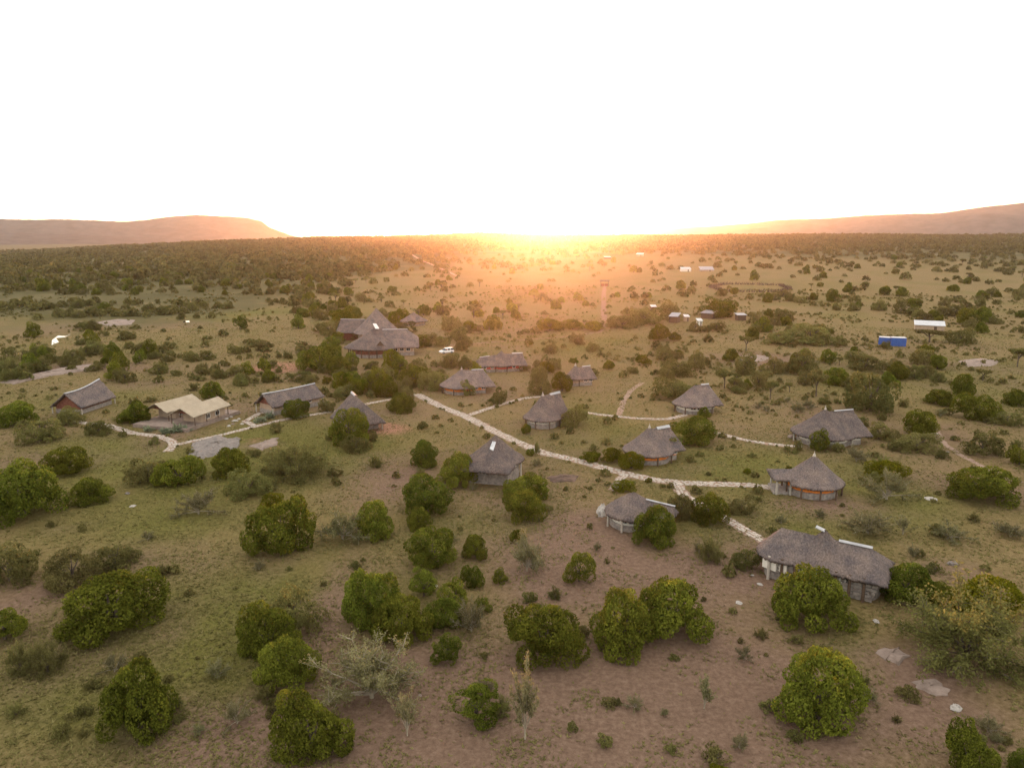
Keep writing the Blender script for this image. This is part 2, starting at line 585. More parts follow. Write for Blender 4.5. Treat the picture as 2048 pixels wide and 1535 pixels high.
PATH_PTS = []
def paved(pix, width, label):
    """Trodden bed plus laid flagstones (joined: each is only a few pixels)."""
    width *= .82
    o, pts = ribbon("path", pix, width * 1.18, M['track'], 0.02, 0.25, label)
    mb = MB()
    PATH_PTS.extend([(p.x, p.y, width) for p in pts])
    nc = max(2, int(round(width / 0.5)))
    for k in range(len(pts) - 1):
        a, b = pts[k], pts[k + 1]
        d = (b - a); L = d.length
        if L < 0.2: continue
        d.normalize(); nrm = Vector((-d.y, d.x, 0))
        rows = max(1, int(L / 0.6))
        for r_ in range(rows):
            for c in range(nc):
                if random.random() < 0.05: continue
                s = (r_ + .5 + (c % 2) * .5 + random.uniform(-.25, .25)) / rows * L
                t = ((c + .5 + random.uniform(-.15, .15)) / nc - .5) * width
                q = a + d * s + nrm * t
                h = 0.05 + random.random() * 0.035
                hs, ht = L / rows * random.uniform(.36, .5), width / nc * random.uniform(.36, .5)
                ph = random.uniform(-.35, .35)
                top = []; bot = []
                for e in range(6):
                    th = ph + e * math.pi / 3
                    rr = random.uniform(.85, 1.1)
                    pp = q + d * (hs * rr * math.cos(th) * 1.1) + nrm * (ht * rr * math.sin(th) * 1.15)
                    top.append((pp.x, pp.y, h)); bot.append((pp.x, pp.y, 0.0))
                mb.add(top + bot, [tuple(range(6))] + [(e, e + 6, (e + 1) % 6 + 6, (e + 1) % 6) for e in range(6)])
    pv = mb.build("paving", M['path'], o)
    pv["kind"] = "stuff"
    return o


paved([(833, 788), (880, 812), (930, 832), (1000, 868), (1040, 886), (1085, 905), (1160, 922), (1240, 944), (1300, 958), (1370, 966), (1440, 968), (1500, 970), (1550, 976), (1585, 986)], 2.5,
      "long pale flagstone path running through the middle of the camp")
paved([(938, 830), (1000, 809), (1050, 796), (1092, 792)], 1.7, "stone side path climbing towards the white windowed cottage")
paved([(1165, 824), (1200, 829), (1280, 837), (1335, 838), (1372, 829)], 1.6, "stone path between the two middle cottages")
paved([(1415, 862), (1440, 868), (1500, 882), (1560, 890), (1600, 893)], 1.7, "stone path leading to the cottage with stone pillars")
paved([(1352, 966), (1368, 990), (1410, 1015), (1450, 1036), (1490, 1060), (1532, 1083)], 1.9, "broken stone path running down to the long lodge")
paved([(1250, 948), (1238, 962), (1226, 980)], 1.7, "short stone branch leading to the rounded cottage")
paved([(140, 842), (170, 846), (215, 850), (265, 866), (318, 872), (343, 882), (347, 890), (335, 903)], 1.9, "curving stone path before the canvas tents")
paved([(350, 890), (380, 883), (450, 868), (520, 850), (580, 836), (640, 827), (690, 818), (740, 806), (790, 797), (833, 789)], 1.6, "long narrow stone path linking tents and camp")
paved([(510, 852), (490, 842), (520, 826), (545, 822)], 1.5, "short stone path up to the narrow gabled cottage")
ribbon("dirt_track", [(1208, 640), (1207, 610), (1208, 585), (1210, 572)], 2.6, M['track_red'], 0.03, 0.35, "straight reddish dirt track rising to the gate")
ribbon("dirt_track", [(900, 690), (960, 686), (1040, 680), (1120, 674), (1200, 664), (1208, 640)], 1.8, M['track_red'], 0.03, 0.4, "faint dirt track running behind the parked car")
ribbon("dirt_track", [(915, 552), (885, 538), (855, 525), (820, 508)], 3.2, M['track'], 0.10, 0.3, "distant pale dirt road crossing the savanna slope")
ribbon("dirt_track", [(1238, 830), (1248, 800), (1262, 780), (1285, 765)], 1.2, M['track'], 0.03, 0.3, "thin footpath winding behind the middle cottages")
ribbon("dirt_track", [(2040, 965), (1980, 940), (1920, 910), (1880, 880), (1870, 855)], 1.2, M['track'], 0.03, 0.4, "thin footpath on the bare ground at right")

# ------------------------------------------------------------------ far hills
def hill(name, us, vs_, dist, depth_front, depth_back, label, n=260, zbase=-34, seed=0):
    pr = np.linspace(us[0], us[-1], n)
    vcr = np.interp(pr, us, vs_)
    rows = 26
    V = np.zeros((rows + 8, n, 3))
    for k in range(rows + 8):
        for_t = k / (rows - 1) if k < rows else 1.0
        back = 0 if k < rows else (k - rows + 1) / 8.0
        rad = dist - depth_front * (1 - for_t) + depth_back * back
        ax = (pr - CU) / (F * math.cos(PITCH))
        th = np.arctan(ax)
        x = rad * np.sin(th); y = rad * np.cos(th)
        crest = CAM_H + (VH - vcr) / F * dist * np.cos(th)
        prof = smooth(0, 1, for_t ** 1.1) if k < rows else 1 - smooth(0, 1, back)
        nz = (fbm(x / 420, y / 420, 40 + seed) - .5) * 90 * (4 * for_t * (1 - for_t) if k < rows else 0)
        rough = (vnoise(pr * 0.35, pr * 0 + seed, 60) - .5) * 4
        z = zbase + (np.maximum(crest + rough * prof, zbase) - zbase) * prof + nz * np.clip((crest - zbase) / 120, 0, 1)
        V[k, :, 0] = x; V[k, :, 1] = y; V[k, :, 2] = z - 1.0
    m = rows + 8
    i = np.arange(m - 1)[:, None]; j = np.arange(n - 1)[None, :]
    fc = np.stack([i * n + j, i * n + j + 1, (i + 1) * n + j + 1, (i + 1) * n + j], -1).reshape(-1, 4)
    o = link(bpy.data.objects.new(name, np_mesh(name, V.reshape(-1, 3), fc, M['hill'], None, True)))
    tag(o, label, None, None, "structure")


hill("hills", [-900, -500, 0, 100, 180, 290, 330, 380, 420, 480, 520, 545, 560, 600, 625, 700],
     [452, 440, 438, 440, 440, 444, 440, 434, 431, 434, 437, 443, 455, 470, 475, 486], 7000, 1300, 1300, "long flat topped hill range on the left skyline", seed=1)
hill("hills", [-900, 0, 120, 260, 420, 560], [462, 463, 466, 472, 478, 488], 5600, 900, 700, "lower spur in front of the left hill range", seed=5)
hill("hills", [1180, 1290, 1400, 1470, 1540, 1620, 1700, 1780, 1840, 1880, 1920, 1980, 2048, 2400, 2900],
     [474, 460, 453, 448, 440, 438, 432, 429, 428, 422, 416, 410, 403, 380, 400], 7000, 1300, 1500, "long hill range rising to the right edge", seed=9)

# haze: one closed box round the camera and everything built
hz = MB().box((0, 2000, 230), (19400, 15600, 560))
m = bpy.data.materials.new("haze"); m.use_nodes = True
m.node_tree.nodes.clear()
ho = m.node_tree.nodes.new("ShaderNodeOutputMaterial")
pv = m.node_tree.nodes.new("ShaderNodeVolumePrincipled")
pv.inputs["Color"].default_value = (0.95, 0.94, 0.99, 1)
pv.inputs["Density"].default_value = HAZE_DENSITY
pv.inputs["Anisotropy"].default_value = HAZE_G
m.node_tree.links.new(pv.outputs[0], ho.inputs["Volume"])
hz_o = hz.build("haze", m)
tag(hz_o, "thin evening haze over the plain", None, None, "stuff")

# ------------------------------------------------------------------ buildings
def win_faces(mb_frame, mb_pane, c, az, wdt, hgt, depth=0.08):
    """A framed window facing direction az (radians) centred at c."""
    d = Vector((math.cos(az), math.sin(az), 0)); t = Vector((-d.y, d.x, 0))
    fr = 0.09
    for s in (-1, 1):
        q = Vector(c) + t * s * (wdt / 2 - fr / 2)
        mb_frame.box(q, (depth, fr, hgt), az)
        q = Vector(c) + Vector((0, 0, s * (hgt / 2 - fr / 2)))
        mb_frame.box(q, (depth - .004, wdt - 2 * fr - .004, fr), az)
    mb_frame.box(c, (depth - .008, .05, hgt - 2 * fr - .004), az)
    q = Vector(c) - d * 0.02
    mb_pane.box(q, (0.03, wdt - .04, hgt - .04), az)


def roof_height(feats, x, y):
    """Height of a thatched roof made of cones and ridged wings; nan outside every footprint."""
    z = np.full(np.shape(x), -1e9)
    for f in feats:
        if f['t'] == 'cone':
            r = np.hypot(x - f['x'], y - f['y']) / f['r']
            zz = f['ze'] + (f['za'] - f['ze']) * (1 - np.minimum(r, 1.0)) ** f.get('p', 1.08)
            z = np.where(r <= 1.0, np.maximum(z, zz), z)
        else:
            ca, sa = math.cos(f['az']), math.sin(f['az'])
            dx, dy = x - f['x'], y - f['y']
            s = dx * ca + dy * sa; t = -dx * sa + dy * ca
            L, hw = f['len'], f['hw']
            e0, e1 = f.get('e0', 0.0), f.get('e1', 0.4)
            q = np.clip(s / L, 0, 1)
            zr = f['z0'] + (f['z1'] - f['z0']) * q - f.get('sag', 0) * 4 * q * (1 - q)
            k = np.abs(t) / hw
            if f.get('round0'):
                k = np.where(s < 0, np.hypot(k, -np.minimum(s, 0) / max(e0, .01)), np.maximum(k, np.where(s > L, (s - L) / max(e1, .01) * f.get('h1', 1.0), 0)))
            elif f.get('round'):
                ds = np.where(s > L, (s - L) / max(e1, .01), np.where(s < 0, -s / max(e0, .01), 0))
                k = np.hypot(k, ds)
            else:
                k = np.maximum(k, np.where(s > L, (s - L) / max(e1, .01) * f.get('h1', 1.0), 0))
                k = np.maximum(k, np.where(s < 0, -s / max(e0, .01) * f.get('h0', 1.0), 0))
            ins = (k <= 1.0) & (s <= L + e1) & (s >= -e0)
            zz = zr - (zr - f['ze']) * k ** f.get('p', 0.95)
            z = np.where(ins, np.maximum(z, zz), z)
    return z


def roof_mesh(feats, mat, thick=0.26, nang=200, nrad=26, shag=0.07, seed=0, center=(0, 0)):
    rg = np.random.default_rng(seed + 500)
    th = list(np.linspace(0, 2 * math.pi, nang, endpoint=False))
    for f in feats:
        if f['t'] != 'cone' and not f.get('round'):
            ca, sa = math.cos(f['az']), math.sin(f['az'])
            for s in (-f.get('e0', 0), f['len'] + f.get('e1', .4)):
                for t in (-f['hw'], f['hw']):
                    x = f['x'] + ca * s - sa * t - center[0]; y = f['y'] + sa * s + ca * t - center[1]
                    a0 = math.atan2(y, x) % (2 * math.pi)
                    th += [a0 - .004, a0 + .004]
                x = f['x'] + ca * s - center[0]; y = f['y'] + sa * s - center[1]
                th.append(math.atan2(y, x) % (2 * math.pi))
    th = np.array(sorted(th))
    rr = np.arange(0.1, 30, 0.04)
    X = center[0] + rr[None] * np.cos(th)[:, None]; Y = center[1] + rr[None] * np.sin(th)[:, None]
    ok = roof_height(feats, X, Y) > -1e8
    rmax = np.array([rr[np.max(np.nonzero(o)[0])] if o.any() else .1 for o in ok])
    q = np.linspace(0, 1, nrad) ** 0.9
    q[0] = 0.0
    RR = rmax[:, None] * q[None]
    RR[:, -1] -= 0.003
    X = center[0] + RR * np.cos(th)[:, None]; Y = center[1] + RR * np.sin(th)[:, None]
    Z = roof_height(feats, X, Y)
    bad = Z < -1e8
    Z[bad] = min(f['ze'] for f in feats)
    Zt = Z + (fbm(X * 1.6, Y * 1.6, seed, 3) - .5) * 2.6 * shag + rg.uniform(-.4, .4, Z.shape) * shag
    Zt[:, 0] = Zt[:, 0].mean()
    n, m = Z.shape
    edge = rg.uniform(-.10, .12, n)
    X[:, -1] += np.cos(th) * edge; Y[:, -1] += np.sin(th) * edge
    Zt[:, -1] -= rg.uniform(0, .14, n)
    Zb = Z - thick
    Zb[:, -1] = Zt[:, -1] - thick * rg.uniform(.6, 1.1, n)
    v = np.concatenate([np.stack([X, Y, Zt], -1).reshape(-1, 3), np.stack([X * .985, Y * .985, Zb], -1).reshape(-1, 3)])
    i = np.arange(n)[:, None]; j = np.arange(m - 1)[None]
    a = i * m + j; b = ((i + 1) % n) * m + j
    top = np.stack([a, a + 1, b + 1, b], -1).reshape(-1, 4)
    bot = top[:, ::-1] + n * m
    i = np.arange(n)
    o = i * m + m - 1; p = ((i + 1) % n) * m + m - 1
    side = np.stack([o, o + n * m, p + n * m, p], -1)
    return np_mesh("roof", v, np.concatenate([top, bot, side]).astype(np.int32), mat, None, False)


HUTS = []        # (x, y, radius, screen box) for keeping bushes off
LAND = []        # (phrase, x, y)


def place(u, v_front, half_px, wall_k=0.8):
    """Ground centre, pixel size in metres and roof radius of a round hut whose wall foot shows at v_front."""
    x, y = ground(u, v_front)
    d = math.hypot(x, y)
    mpp = depth_of(x, y) / F
    R = half_px * mpp
    k = (d + R * wall_k) / d
    x *= k; y *= k
    mpp = depth_of(x, y) / F
    return x, y, mpp, half_px * mpp


def height_at(x, y, u, v):
    d = ray(u, v)
    t = math.hypot(x, y) / math.hypot(d[0], d[1])
    return CAM_H + d[2] * t


def ridge_cap(parent, f, mat, s0, s1, name="ridge_cap", wdt=0.55):
    wdt *= .72
    """Bent metal sheet lying over a wing's ridge between the fractions s0 and s1."""
    vs = []; fs = []
    n = 9
    ca, sa = math.cos(f['az']), math.sin(f['az'])
    for k in range(n):
        q = s0 + (s1 - s0) * k / (n - 1)
        s = q * f['len'] + (f.get('e1', .4) * .0)
        for t, dz in ((-wdt / 2, None), (0, 0), (wdt / 2, None)):
            x = f['x'] + ca * s - sa * t; y = f['y'] + sa * s + ca * t
            qq = min(max(q, 0), 1)
            zr = f['z0'] + (f['z1'] - f['z0']) * qq - f.get('sag', 0) * 4 * qq * (1 - qq)
            z = zr + 0.16 - (abs(t) / f['hw']) * (zr - f['ze']) * .75
            vs.append((x, y, z))
    for k in range(n - 1):
        b = k * 3
        fs += [(b, b + 1, b + 4, b + 3), (b + 1, b + 2, b + 5, b + 4)]
    m0 = len(vs)
    vs += [(x, y, z - .05) for x, y, z in vs]
    fs += [tuple(i + m0 for i in reversed(f_)) for f_ in fs]
    fs += [(0, m0, m0 + 1, 1), (1, m0 + 1, m0 + 2, 2)]
    e = (n - 1) * 3
    fs += [(e, e + 1, m0 + e + 1, m0 + e), (e + 1, e + 2, m0 + e + 2, m0 + e + 1)]
    for k in range(n - 1):
        for c in (0, 2):
            a, b = k * 3 + c, k * 3 + 3 + c
            fs.append((a, b, b + m0, a + m0) if c == 0 else (b, a, a + m0, b + m0))
    return link(bpy.data.objects.new(name, np_mesh(name, np.array(vs), fs, mat)), parent)


def stone_ring(parent, R, z0, z1, mat, name="stone_base", n=28, th=0.3):
    """Round rubble wall with an uneven face."""
    vs = []; fs = []
    rows = 4
    for r_ in range(rows + 1):
        for k in range(n):
            a = 2 * math.pi * k / n
            rr = R + random.uniform(-.05, .06)
            vs.append((rr * math.cos(a), rr * math.sin(a), z0 + (z1 - z0) * r_ / rows + (random.uniform(-.05, .05) if r_ in (rows,) else 0)))
    for k in range(n):
        a = 2 * math.pi * k / n
        vs.append(((R - th) * math.cos(a), (R - th) * math.sin(a), z1))
    for r_ in range(rows + 1):
        for k in range(n):
            fs.append((r_ * n + k, r_ * n + (k + 1) % n, (r_ + 1) * n + (k + 1) % n, (r_ + 1) * n + k))
    return link(bpy.data.objects.new(name, np_mesh(name, np.array(vs), fs, mat)), parent)


def poly_wall(parent, pts, z0, z1, mat, name="wall"):
    vs = [(x, y, z0) for x, y in pts] + [(x, y, z1) for x, y in pts]
    n = len(pts)
    fs = [(k, (k + 1) % n, n + (k + 1) % n, n + k) for k in range(n)] + [tuple(range(n, 2 * n))]
    return link(bpy.data.objects.new(name, np_mesh(name, np.array(vs), fs, mat)), parent)


def add_window(parent, c, az, w_, h_):
    a, b = MB(), MB()
    win_faces(a, b, c, az, w_, h_)
    fr = a.build("window", M['frame'], parent)
    b.build("pane", M['glass'], fr)
    return fr


def add_door(parent, c, az, mat=None):
    mb = MB().box(c, (0.10, 1.0, 2.0), az)
    d = mb.build("door", mat or M['wood'], parent)
    q = Vector(c) + Vector((math.cos(az), math.sin(az), 0)) * .08 + Vector((-math.sin(az), math.cos(az), 0)) * .38
    MB().box(q, (.06, .05, .16), az).build("handle", M['flash'], d)
    return d


def cottage(label, land, u, v_front, v_apex, half_px, wings=(), upper='white', base_h=0.75, eave=1.8, finial=True,
            windows=True, posts=8, p=1.16, power=None, stone_all=False, post_mat='wood', skylight=None, win_az=None, cat="cottage", group="thatched cottages of the camp"):
    x, y, mpp, R = place(u, v_front, half_px)
    za = height_at(x, y, u, v_apex)
    t = empty("thatched_cottage", (x, y, 0), label, cat, group)
    HUTS.append((x, y, R + 1.0)); LAND.append((land, x, y))
    face = math.atan2(-y, -x)                    # towards the camera side
    feats = [dict(t='cone', x=0, y=0, r=R, za=za, ze=eave, p=p)]
    for w_ in wings:
        az = math.radians(w_['az'])
        f = dict(t='ridge', x=0, y=0, az=az, len=w_['len'] * R, hw=w_.get('hw', .72) * R, z0=w_.get('z0', .86) * za, z1=w_.get('z1', .86) * za,
                 ze=w_.get('ze', eave), e1=w_.get('e1', .18) * R, h1=w_.get('h1', 1.0), sag=w_.get('sag', 0.0), round=w_.get('round', False))
        feats.append(f)
    seed = len(HUTS)
    link(bpy.data.objects.new("roof", roof_mesh(feats, M['thatch'], seed=seed)), t)
    for f, w_ in zip(feats[1:], wings):
        if 'cap' in w_:
            ridge_cap(t, f, M['flash'], w_['cap'][0], w_['cap'][1], wdt=w_.get('capw', .6))
        # wing walls
        ca, sa = math.cos(f['az']), math.sin(f['az'])
        L, hw = f['len'] * .96, f['hw'] * .80
        if not w_.get('porch'):
            pts = [(ca * s - sa * q, sa * s + ca * q) for s, q in ((0, -hw), (L, -hw), (L, hw), (0, hw))]
            poly_wall(t, [(a, b) for a, b in pts], -.3, base_h + .1, M['stone'], "stone_base")
            pts2 = [(ca * s - sa * q, sa * s + ca * q) for s, q in ((0, -hw + .06), (L - .06, -hw + .06), (L - .06, hw - .06), (0, hw - .06))]
            um = M[w_.get('wall', upper)]
            poly_wall(t, pts2, base_h, eave + .15, um, "wall")
            # gable infill
            if w_.get('gable'):
                gm = M[w_['gable']]
                zt = f['z1'] - .5
                gx = L - .5
                vs = [(ca * gx - sa * q, sa * gx + ca * q, z) for q, z in ((-hw, eave), (hw, eave), (0, zt))]
                vs += [(a - ca * .12, b - sa * .12, z) for a, b, z in vs]
                MB().add(vs, [(0, 1, 2), (5, 4, 3), (0, 3, 4, 1), (1, 4, 5, 2), (2, 5, 3, 0)]).build("gable_wall", gm, t)
            for s_ in (.55, .9):
                for sg in (-1, 1):
                    c = (ca * L * s_ - sa * (hw + .01) * sg, sa * L * s_ + ca * (hw + .01) * sg, base_h + .72)
                    add_window(t, c, f['az'] + sg * math.pi / 2, .95, .85)
        else:
            for s_, q in ((L * .97, -hw), (L * .97, hw), (L * .62, -hw), (L * .62, hw)):
                MB().tube([(ca * s_ - sa * q, sa * s_ + ca * q, -.2), (ca * s_ - sa * q, sa * s_ + ca * q, f['ze'] - .1)], [.17, .14], 7).build("post", M['post'], t)
            MB().box((ca * L * .8, sa * L * .8, .15), (L * .5, hw * 2, .5), f['az']).build("porch_floor", M['stone'], t)
    Rw = R * .80
    stone_ring(t, Rw, -.3, base_h if not stone_all else eave, M['stone'])
    N = 16
    off = face
    pts = [((Rw - .14) * math.cos(off + (k + .5) * 2 * math.pi / N), (Rw - .14) * math.sin(off + (k + .5) * 2 * math.pi / N)) for k in range(N)]
    poly_wall(t, pts, base_h - .1 if not stone_all else 0, eave + .5, M[upper if not stone_all else 'stone'], "wall")
    apo = (Rw - .14) * math.cos(math.pi / N)
    wz = 2 * (Rw - .14) * math.sin(math.pi / N)
    for k in range(N):
        a = off + k * 2 * math.pi / N
        rel = (k + N // 2) % N - N // 2
        if windows and rel in windows_at(windows):
            c = ((apo + .02) * math.cos(a), (apo + .02) * math.sin(a), base_h + (eave - base_h) * .5 + .05)
            add_window(t, c, a, wz * .86, (eave - base_h) * .72)
    if win_az is not None:
        a = off + win_az * 2 * math.pi / N
        add_door(t, ((apo + .03) * math.cos(a), (apo + .03) * math.sin(a), 1.05), a)
    for k in range(posts):
        a = off + (k + .5) * 2 * math.pi / posts
        q = (R * .93 * math.cos(a), R * .93 * math.sin(a))
        MB().tube([(q[0], q[1], -.2), (q[0], q[1], eave + .05)], [.15, .12], 7).build("post", M[post_mat], t)
    if finial:
        MB().tube([(0, 0, za - .35), (0, 0, za + .12), (0, 0, za + .3), (0, 0, za + .6)], [.30, .14, .06, .02], 8).build("finial", M['post'], t)
    if skylight:
        az, r0, r1, wd = skylight
        az = face + math.radians(az)
        mb = MB()
        d = Vector((math.cos(az), math.sin(az), 0)); n = Vector((-d.y, d.x, 0))
        vs = []
        for r_ in (r0 * R, r1 * R):
            for s in (-1, 1):
                q = d * r_ + n * s * wd / 2
                z = float(roof_height(feats, np.array([q.x]), np.array([q.y]))[0]) + .22
                vs.append((q.x, q.y, z))
        vs += [(a, b, c - .1) for a, b, c in vs]
        mb.add(vs, [(0, 2, 3, 1), (4, 5, 7, 6), (0, 1, 5, 4), (2, 6, 7, 3), (0, 4, 6, 2), (1, 3, 7, 5)])
        mb.build("skylight", M['tin'], t)
    return t, x, y, R, za, feats


def windows_at(spec):
    if spec is True: return (-3, -2, -1, 0, 1, 2, 3)
    return tuple(spec)


cottage("grizzled thatched cottage with tall finial and orange wall below the main lodge", "the finial cottage", 924, 790, 737, 45,
        [dict(az=14, len=.98, hw=.78, z0=.93, z1=.93, e1=.42, cap=(.45, 1.0), wall='orange')], upper='orange', windows=False, post_mat='wood')
cottage("long thatched cottage with red wall and two white ridge sheets behind the finial cottage", "the red walled cottage", 1003, 744, 701, 31,
        [dict(az=196, len=1.45, hw=.8, z0=.82, z1=.70, e1=.2, cap=(.55, 1.0), wall='red'), dict(az=8, len=1.35, hw=.85, z0=.84, z1=.86, e1=.25, cap=(.5, 1.02), wall='red', capw=.9)],
        upper='red', windows=False, finial=False)
cottage("small twin peaked thatched hut beside the bright yellow green tree", "the small twin peaked hut", 1150, 772, 729, 23,
        [dict(az=12, len=1.35, hw=.95, z0=.86, z1=.92, e1=.35, cap=(.45, 1.0), wall='tan')], upper='tan', windows=False, finial=True)
cottage("round thatched cottage with white window band and round stone plinth", "the white windowed cottage", 1085, 858, 788, 39,
        [dict(az=38, len=1.15, hw=.70, z0=.95, z1=.99, e1=.15, cap=(.4, 1.0), capw=.8, gable='rust')], upper='white', windows=(-2, 0, 1, 2), finial=True, base_h=.95)
cottage("thatched cottage with low white wall at the end of the middle path", "the far path cottage", 1386, 829, 769, 42,
        [dict(az=16, len=.75, hw=.75, z0=.98, z1=1.0, e1=.42, cap=(.45, 1.0))], upper='white', windows=(0, 1, 2), finial=False, post_mat='wood')
cottage("orange walled thatched cottage half hidden by trees and bright green round bushes", "the orange walled cottage among trees", 1296, 930, 853, 52,
        [dict(az=28, len=.95, hw=.7, z0=.93, z1=.95, e1=.3, cap=(.35, 1.0), capw=1.1, wall='orange')], upper='orange', windows=(-1, 3), finial=True, p=1.15)
cottage("thatched cottage with white windows and tall stone pillars at right", "the pillared cottage", 1644, 894, 816, 62,
        [dict(az=10, len=.98, hw=.74, z0=.90, z1=.93, e1=.28, cap=(.32, 1.0), capw=.5)], upper='white', windows=(-3, -2, 1, 2), finial=True, post_mat='post')
cottage("steep conical thatched cottage with orange band and pale thatched porch", "the orange banded conical cottage", 1621, 998, 908, 60,
        [dict(az=172, len=1.30, hw=.55, z0=.62, z1=.57, e1=.08, ze=2.5, porch=True)], upper='orange', windows=False, finial=True, p=1.12, base_h=.95, eave=1.9, posts=10)
cottage("high cottage on stone piers with white skylight strip and sweeping front thatch", "the raised skylight cottage", 992, 965, 869, 57,
        [dict(az=-104, len=1.0, hw=.84, z0=.95, z1=.72, e1=.45, ze=2.7, wall='stone')], upper='white', windows=(1, 2, 3), finial=False, posts=8, eave=2.9, base_h=1.9, post_mat='post', skylight=(-12, .25, .72, .55))
cottage("cottage with rounded thatch, white window walls and a long straight wing", "the rounded cottage", 1264, 1064, 983, 56,
        [dict(az=-24, len=1.45, hw=.62, z0=.86, z1=.74, e1=.06, cap=(.32, 1.03), capw=.5, wall='tan')], upper='white', windows=(-4, -3, -1, 0, 1), finial=False, p=.80, post_mat='post', base_h=.8)
cottage("small conical thatched hut behind the main lodge", "the small conical hut", 828, 652, 624, 28, [], upper='tan', windows=False, finial=False, posts=0)


def simple_gable(label, land, name, p0, p1, zr, hw, eave, wallmat, gablemat, roofmat, cap=None, sag=0.0, e=.5, hip=0.0, group=None, cat="cottage", base_h=.9, thick=.3, ridge_v=None, win=True, rot_fix=0):
    """Gabled house from the ground points under its two ridge ends."""
    a = Vector(p0); b = Vector(p1)
    c = (a + b) / 2
    az = math.atan2(b.y - a.y, b.x - a.x)
    L = (b - a).length
    t = empty(name, (c.x, c.y, 0), label, cat, group)
    HUTS.append((c.x, c.y, L / 2 + hw * .5)); LAND.append((land, c.x, c.y))
    ca, sa = math.cos(az), math.sin(az)
    f = dict(t='ridge', x=-ca * L / 2, y=-sa * L / 2, az=az, len=L, hw=hw, z0=zr[0], z1=zr[1], ze=eave, e0=e, e1=e, h0=hip, h1=hip, sag=sag, p=1.0)
    link(bpy.data.objects.new("roof", roof_mesh([f], roofmat, thick=thick, seed=len(HUTS) + 20, shag=.06 if roofmat == M['thatch'] else .025)), t)
    if cap: ridge_cap(t, f, M['flash'], cap[0], cap[1], wdt=cap[2])
    Lw, hww = L / 2 * .93, hw * .82
    rect = lambda l, h: [(ca * s - sa * q, sa * s + ca * q) for s, q in ((-l, -h), (l, -h), (l, h), (-l, h))]
    poly_wall(t, rect(Lw, hww), -.3, base_h, M['stone'], "stone_base")
    poly_wall(t, rect(Lw - .06, hww - .06), base_h, eave + .2, wallmat, "wall")
    if gablemat:
        for sg in (-1, 1):
            gx = sg * (Lw - .05)
            zt = (zr[0] if sg < 0 else zr[1]) - thick - .15
            vs = [(ca * gx - sa * q, sa * gx + ca * q, z) for q, z in ((-hww, eave), (hww, eave), (0, zt))]
            vs += [(p_ - ca * .14 * sg, q_ - sa * .14 * sg, z) for p_, q_, z in vs]
            MB().add(vs, [(0, 1, 2), (5, 4, 3), (0, 3, 4, 1), (1, 4, 5, 2), (2, 5, 3, 0)]).build("gable_wall", gablemat, t)
    if win:
        for s_ in (-.55, 0, .55):
            for sg in (-1, 1):
                cc = (ca * Lw * s_ - sa * (hww - .02) * sg, sa * Lw * s_ + ca * (hww - .02) * sg, (base_h + eave) / 2 + .05)
                add_window(t, cc, az + sg * math.pi / 2, 1.0, min(.9, (eave - base_h) * .7))
    for s_ in (-1, 1):
        for q in (-1, 1):
            k = (L / 2 + e * .3) * s_; g_ = hw * .93 * q
            MB().tube([(ca * k - sa * g_, sa * k + ca * g_, -.2), (ca * k - sa * g_, sa * k + ca * g_, eave - .05)], [.13, .11], 6).build("post", M['post'], t)
    return t, f, az, L


def under(u, v, z):
    """Ground point below the spot seen at pixel (u, v) at height z."""
    d = ray(u, v)
    t = (z - CAM_H) / d[2]
    return (d[0] * t, d[1] * t, 0)


simple_gable("gabled thatched house with sagging white ridge and brown gable at far left", "the gabled house at far left", "thatched_cottage",
             under(131, 786, 4.5), under(196, 758, 5.5), (4.5, 5.5), 3.7, 1.6, M['rust'], M['rust'], M['thatch'], cap=(-.04, 1.04, .6), sag=.45, group="thatched cottages of the camp", win=False)
simple_gable("narrow gabled thatched house with straight white ridge sheet near the tents", "the narrow gabled house", "thatched_cottage",
             under(528, 787, 4.4), under(626, 767, 4.5), (4.4, 4.5), 3.3, 2.0, M['tan'], M['rust'], M['thatch'], cap=(-.04, 1.04, .6), sag=.12, group="thatched cottages of the camp")
_a = under(712, 786, 6.6)
simple_gable("steep hipped thatched house seen end on behind a dark tree", "the steep hipped house", "thatched_cottage",
             (_a[0] - .9, _a[1] + .6, 0), (_a[0] + 1.8, _a[1] - 4.0, 0), (6.7, 6.0), 4.1, 1.7, M['tan'], M['tan'], M['thatch'], cap=(-.05, .4, .8), e=2.2, hip=1.0, group="thatched cottages of the camp", win=False)

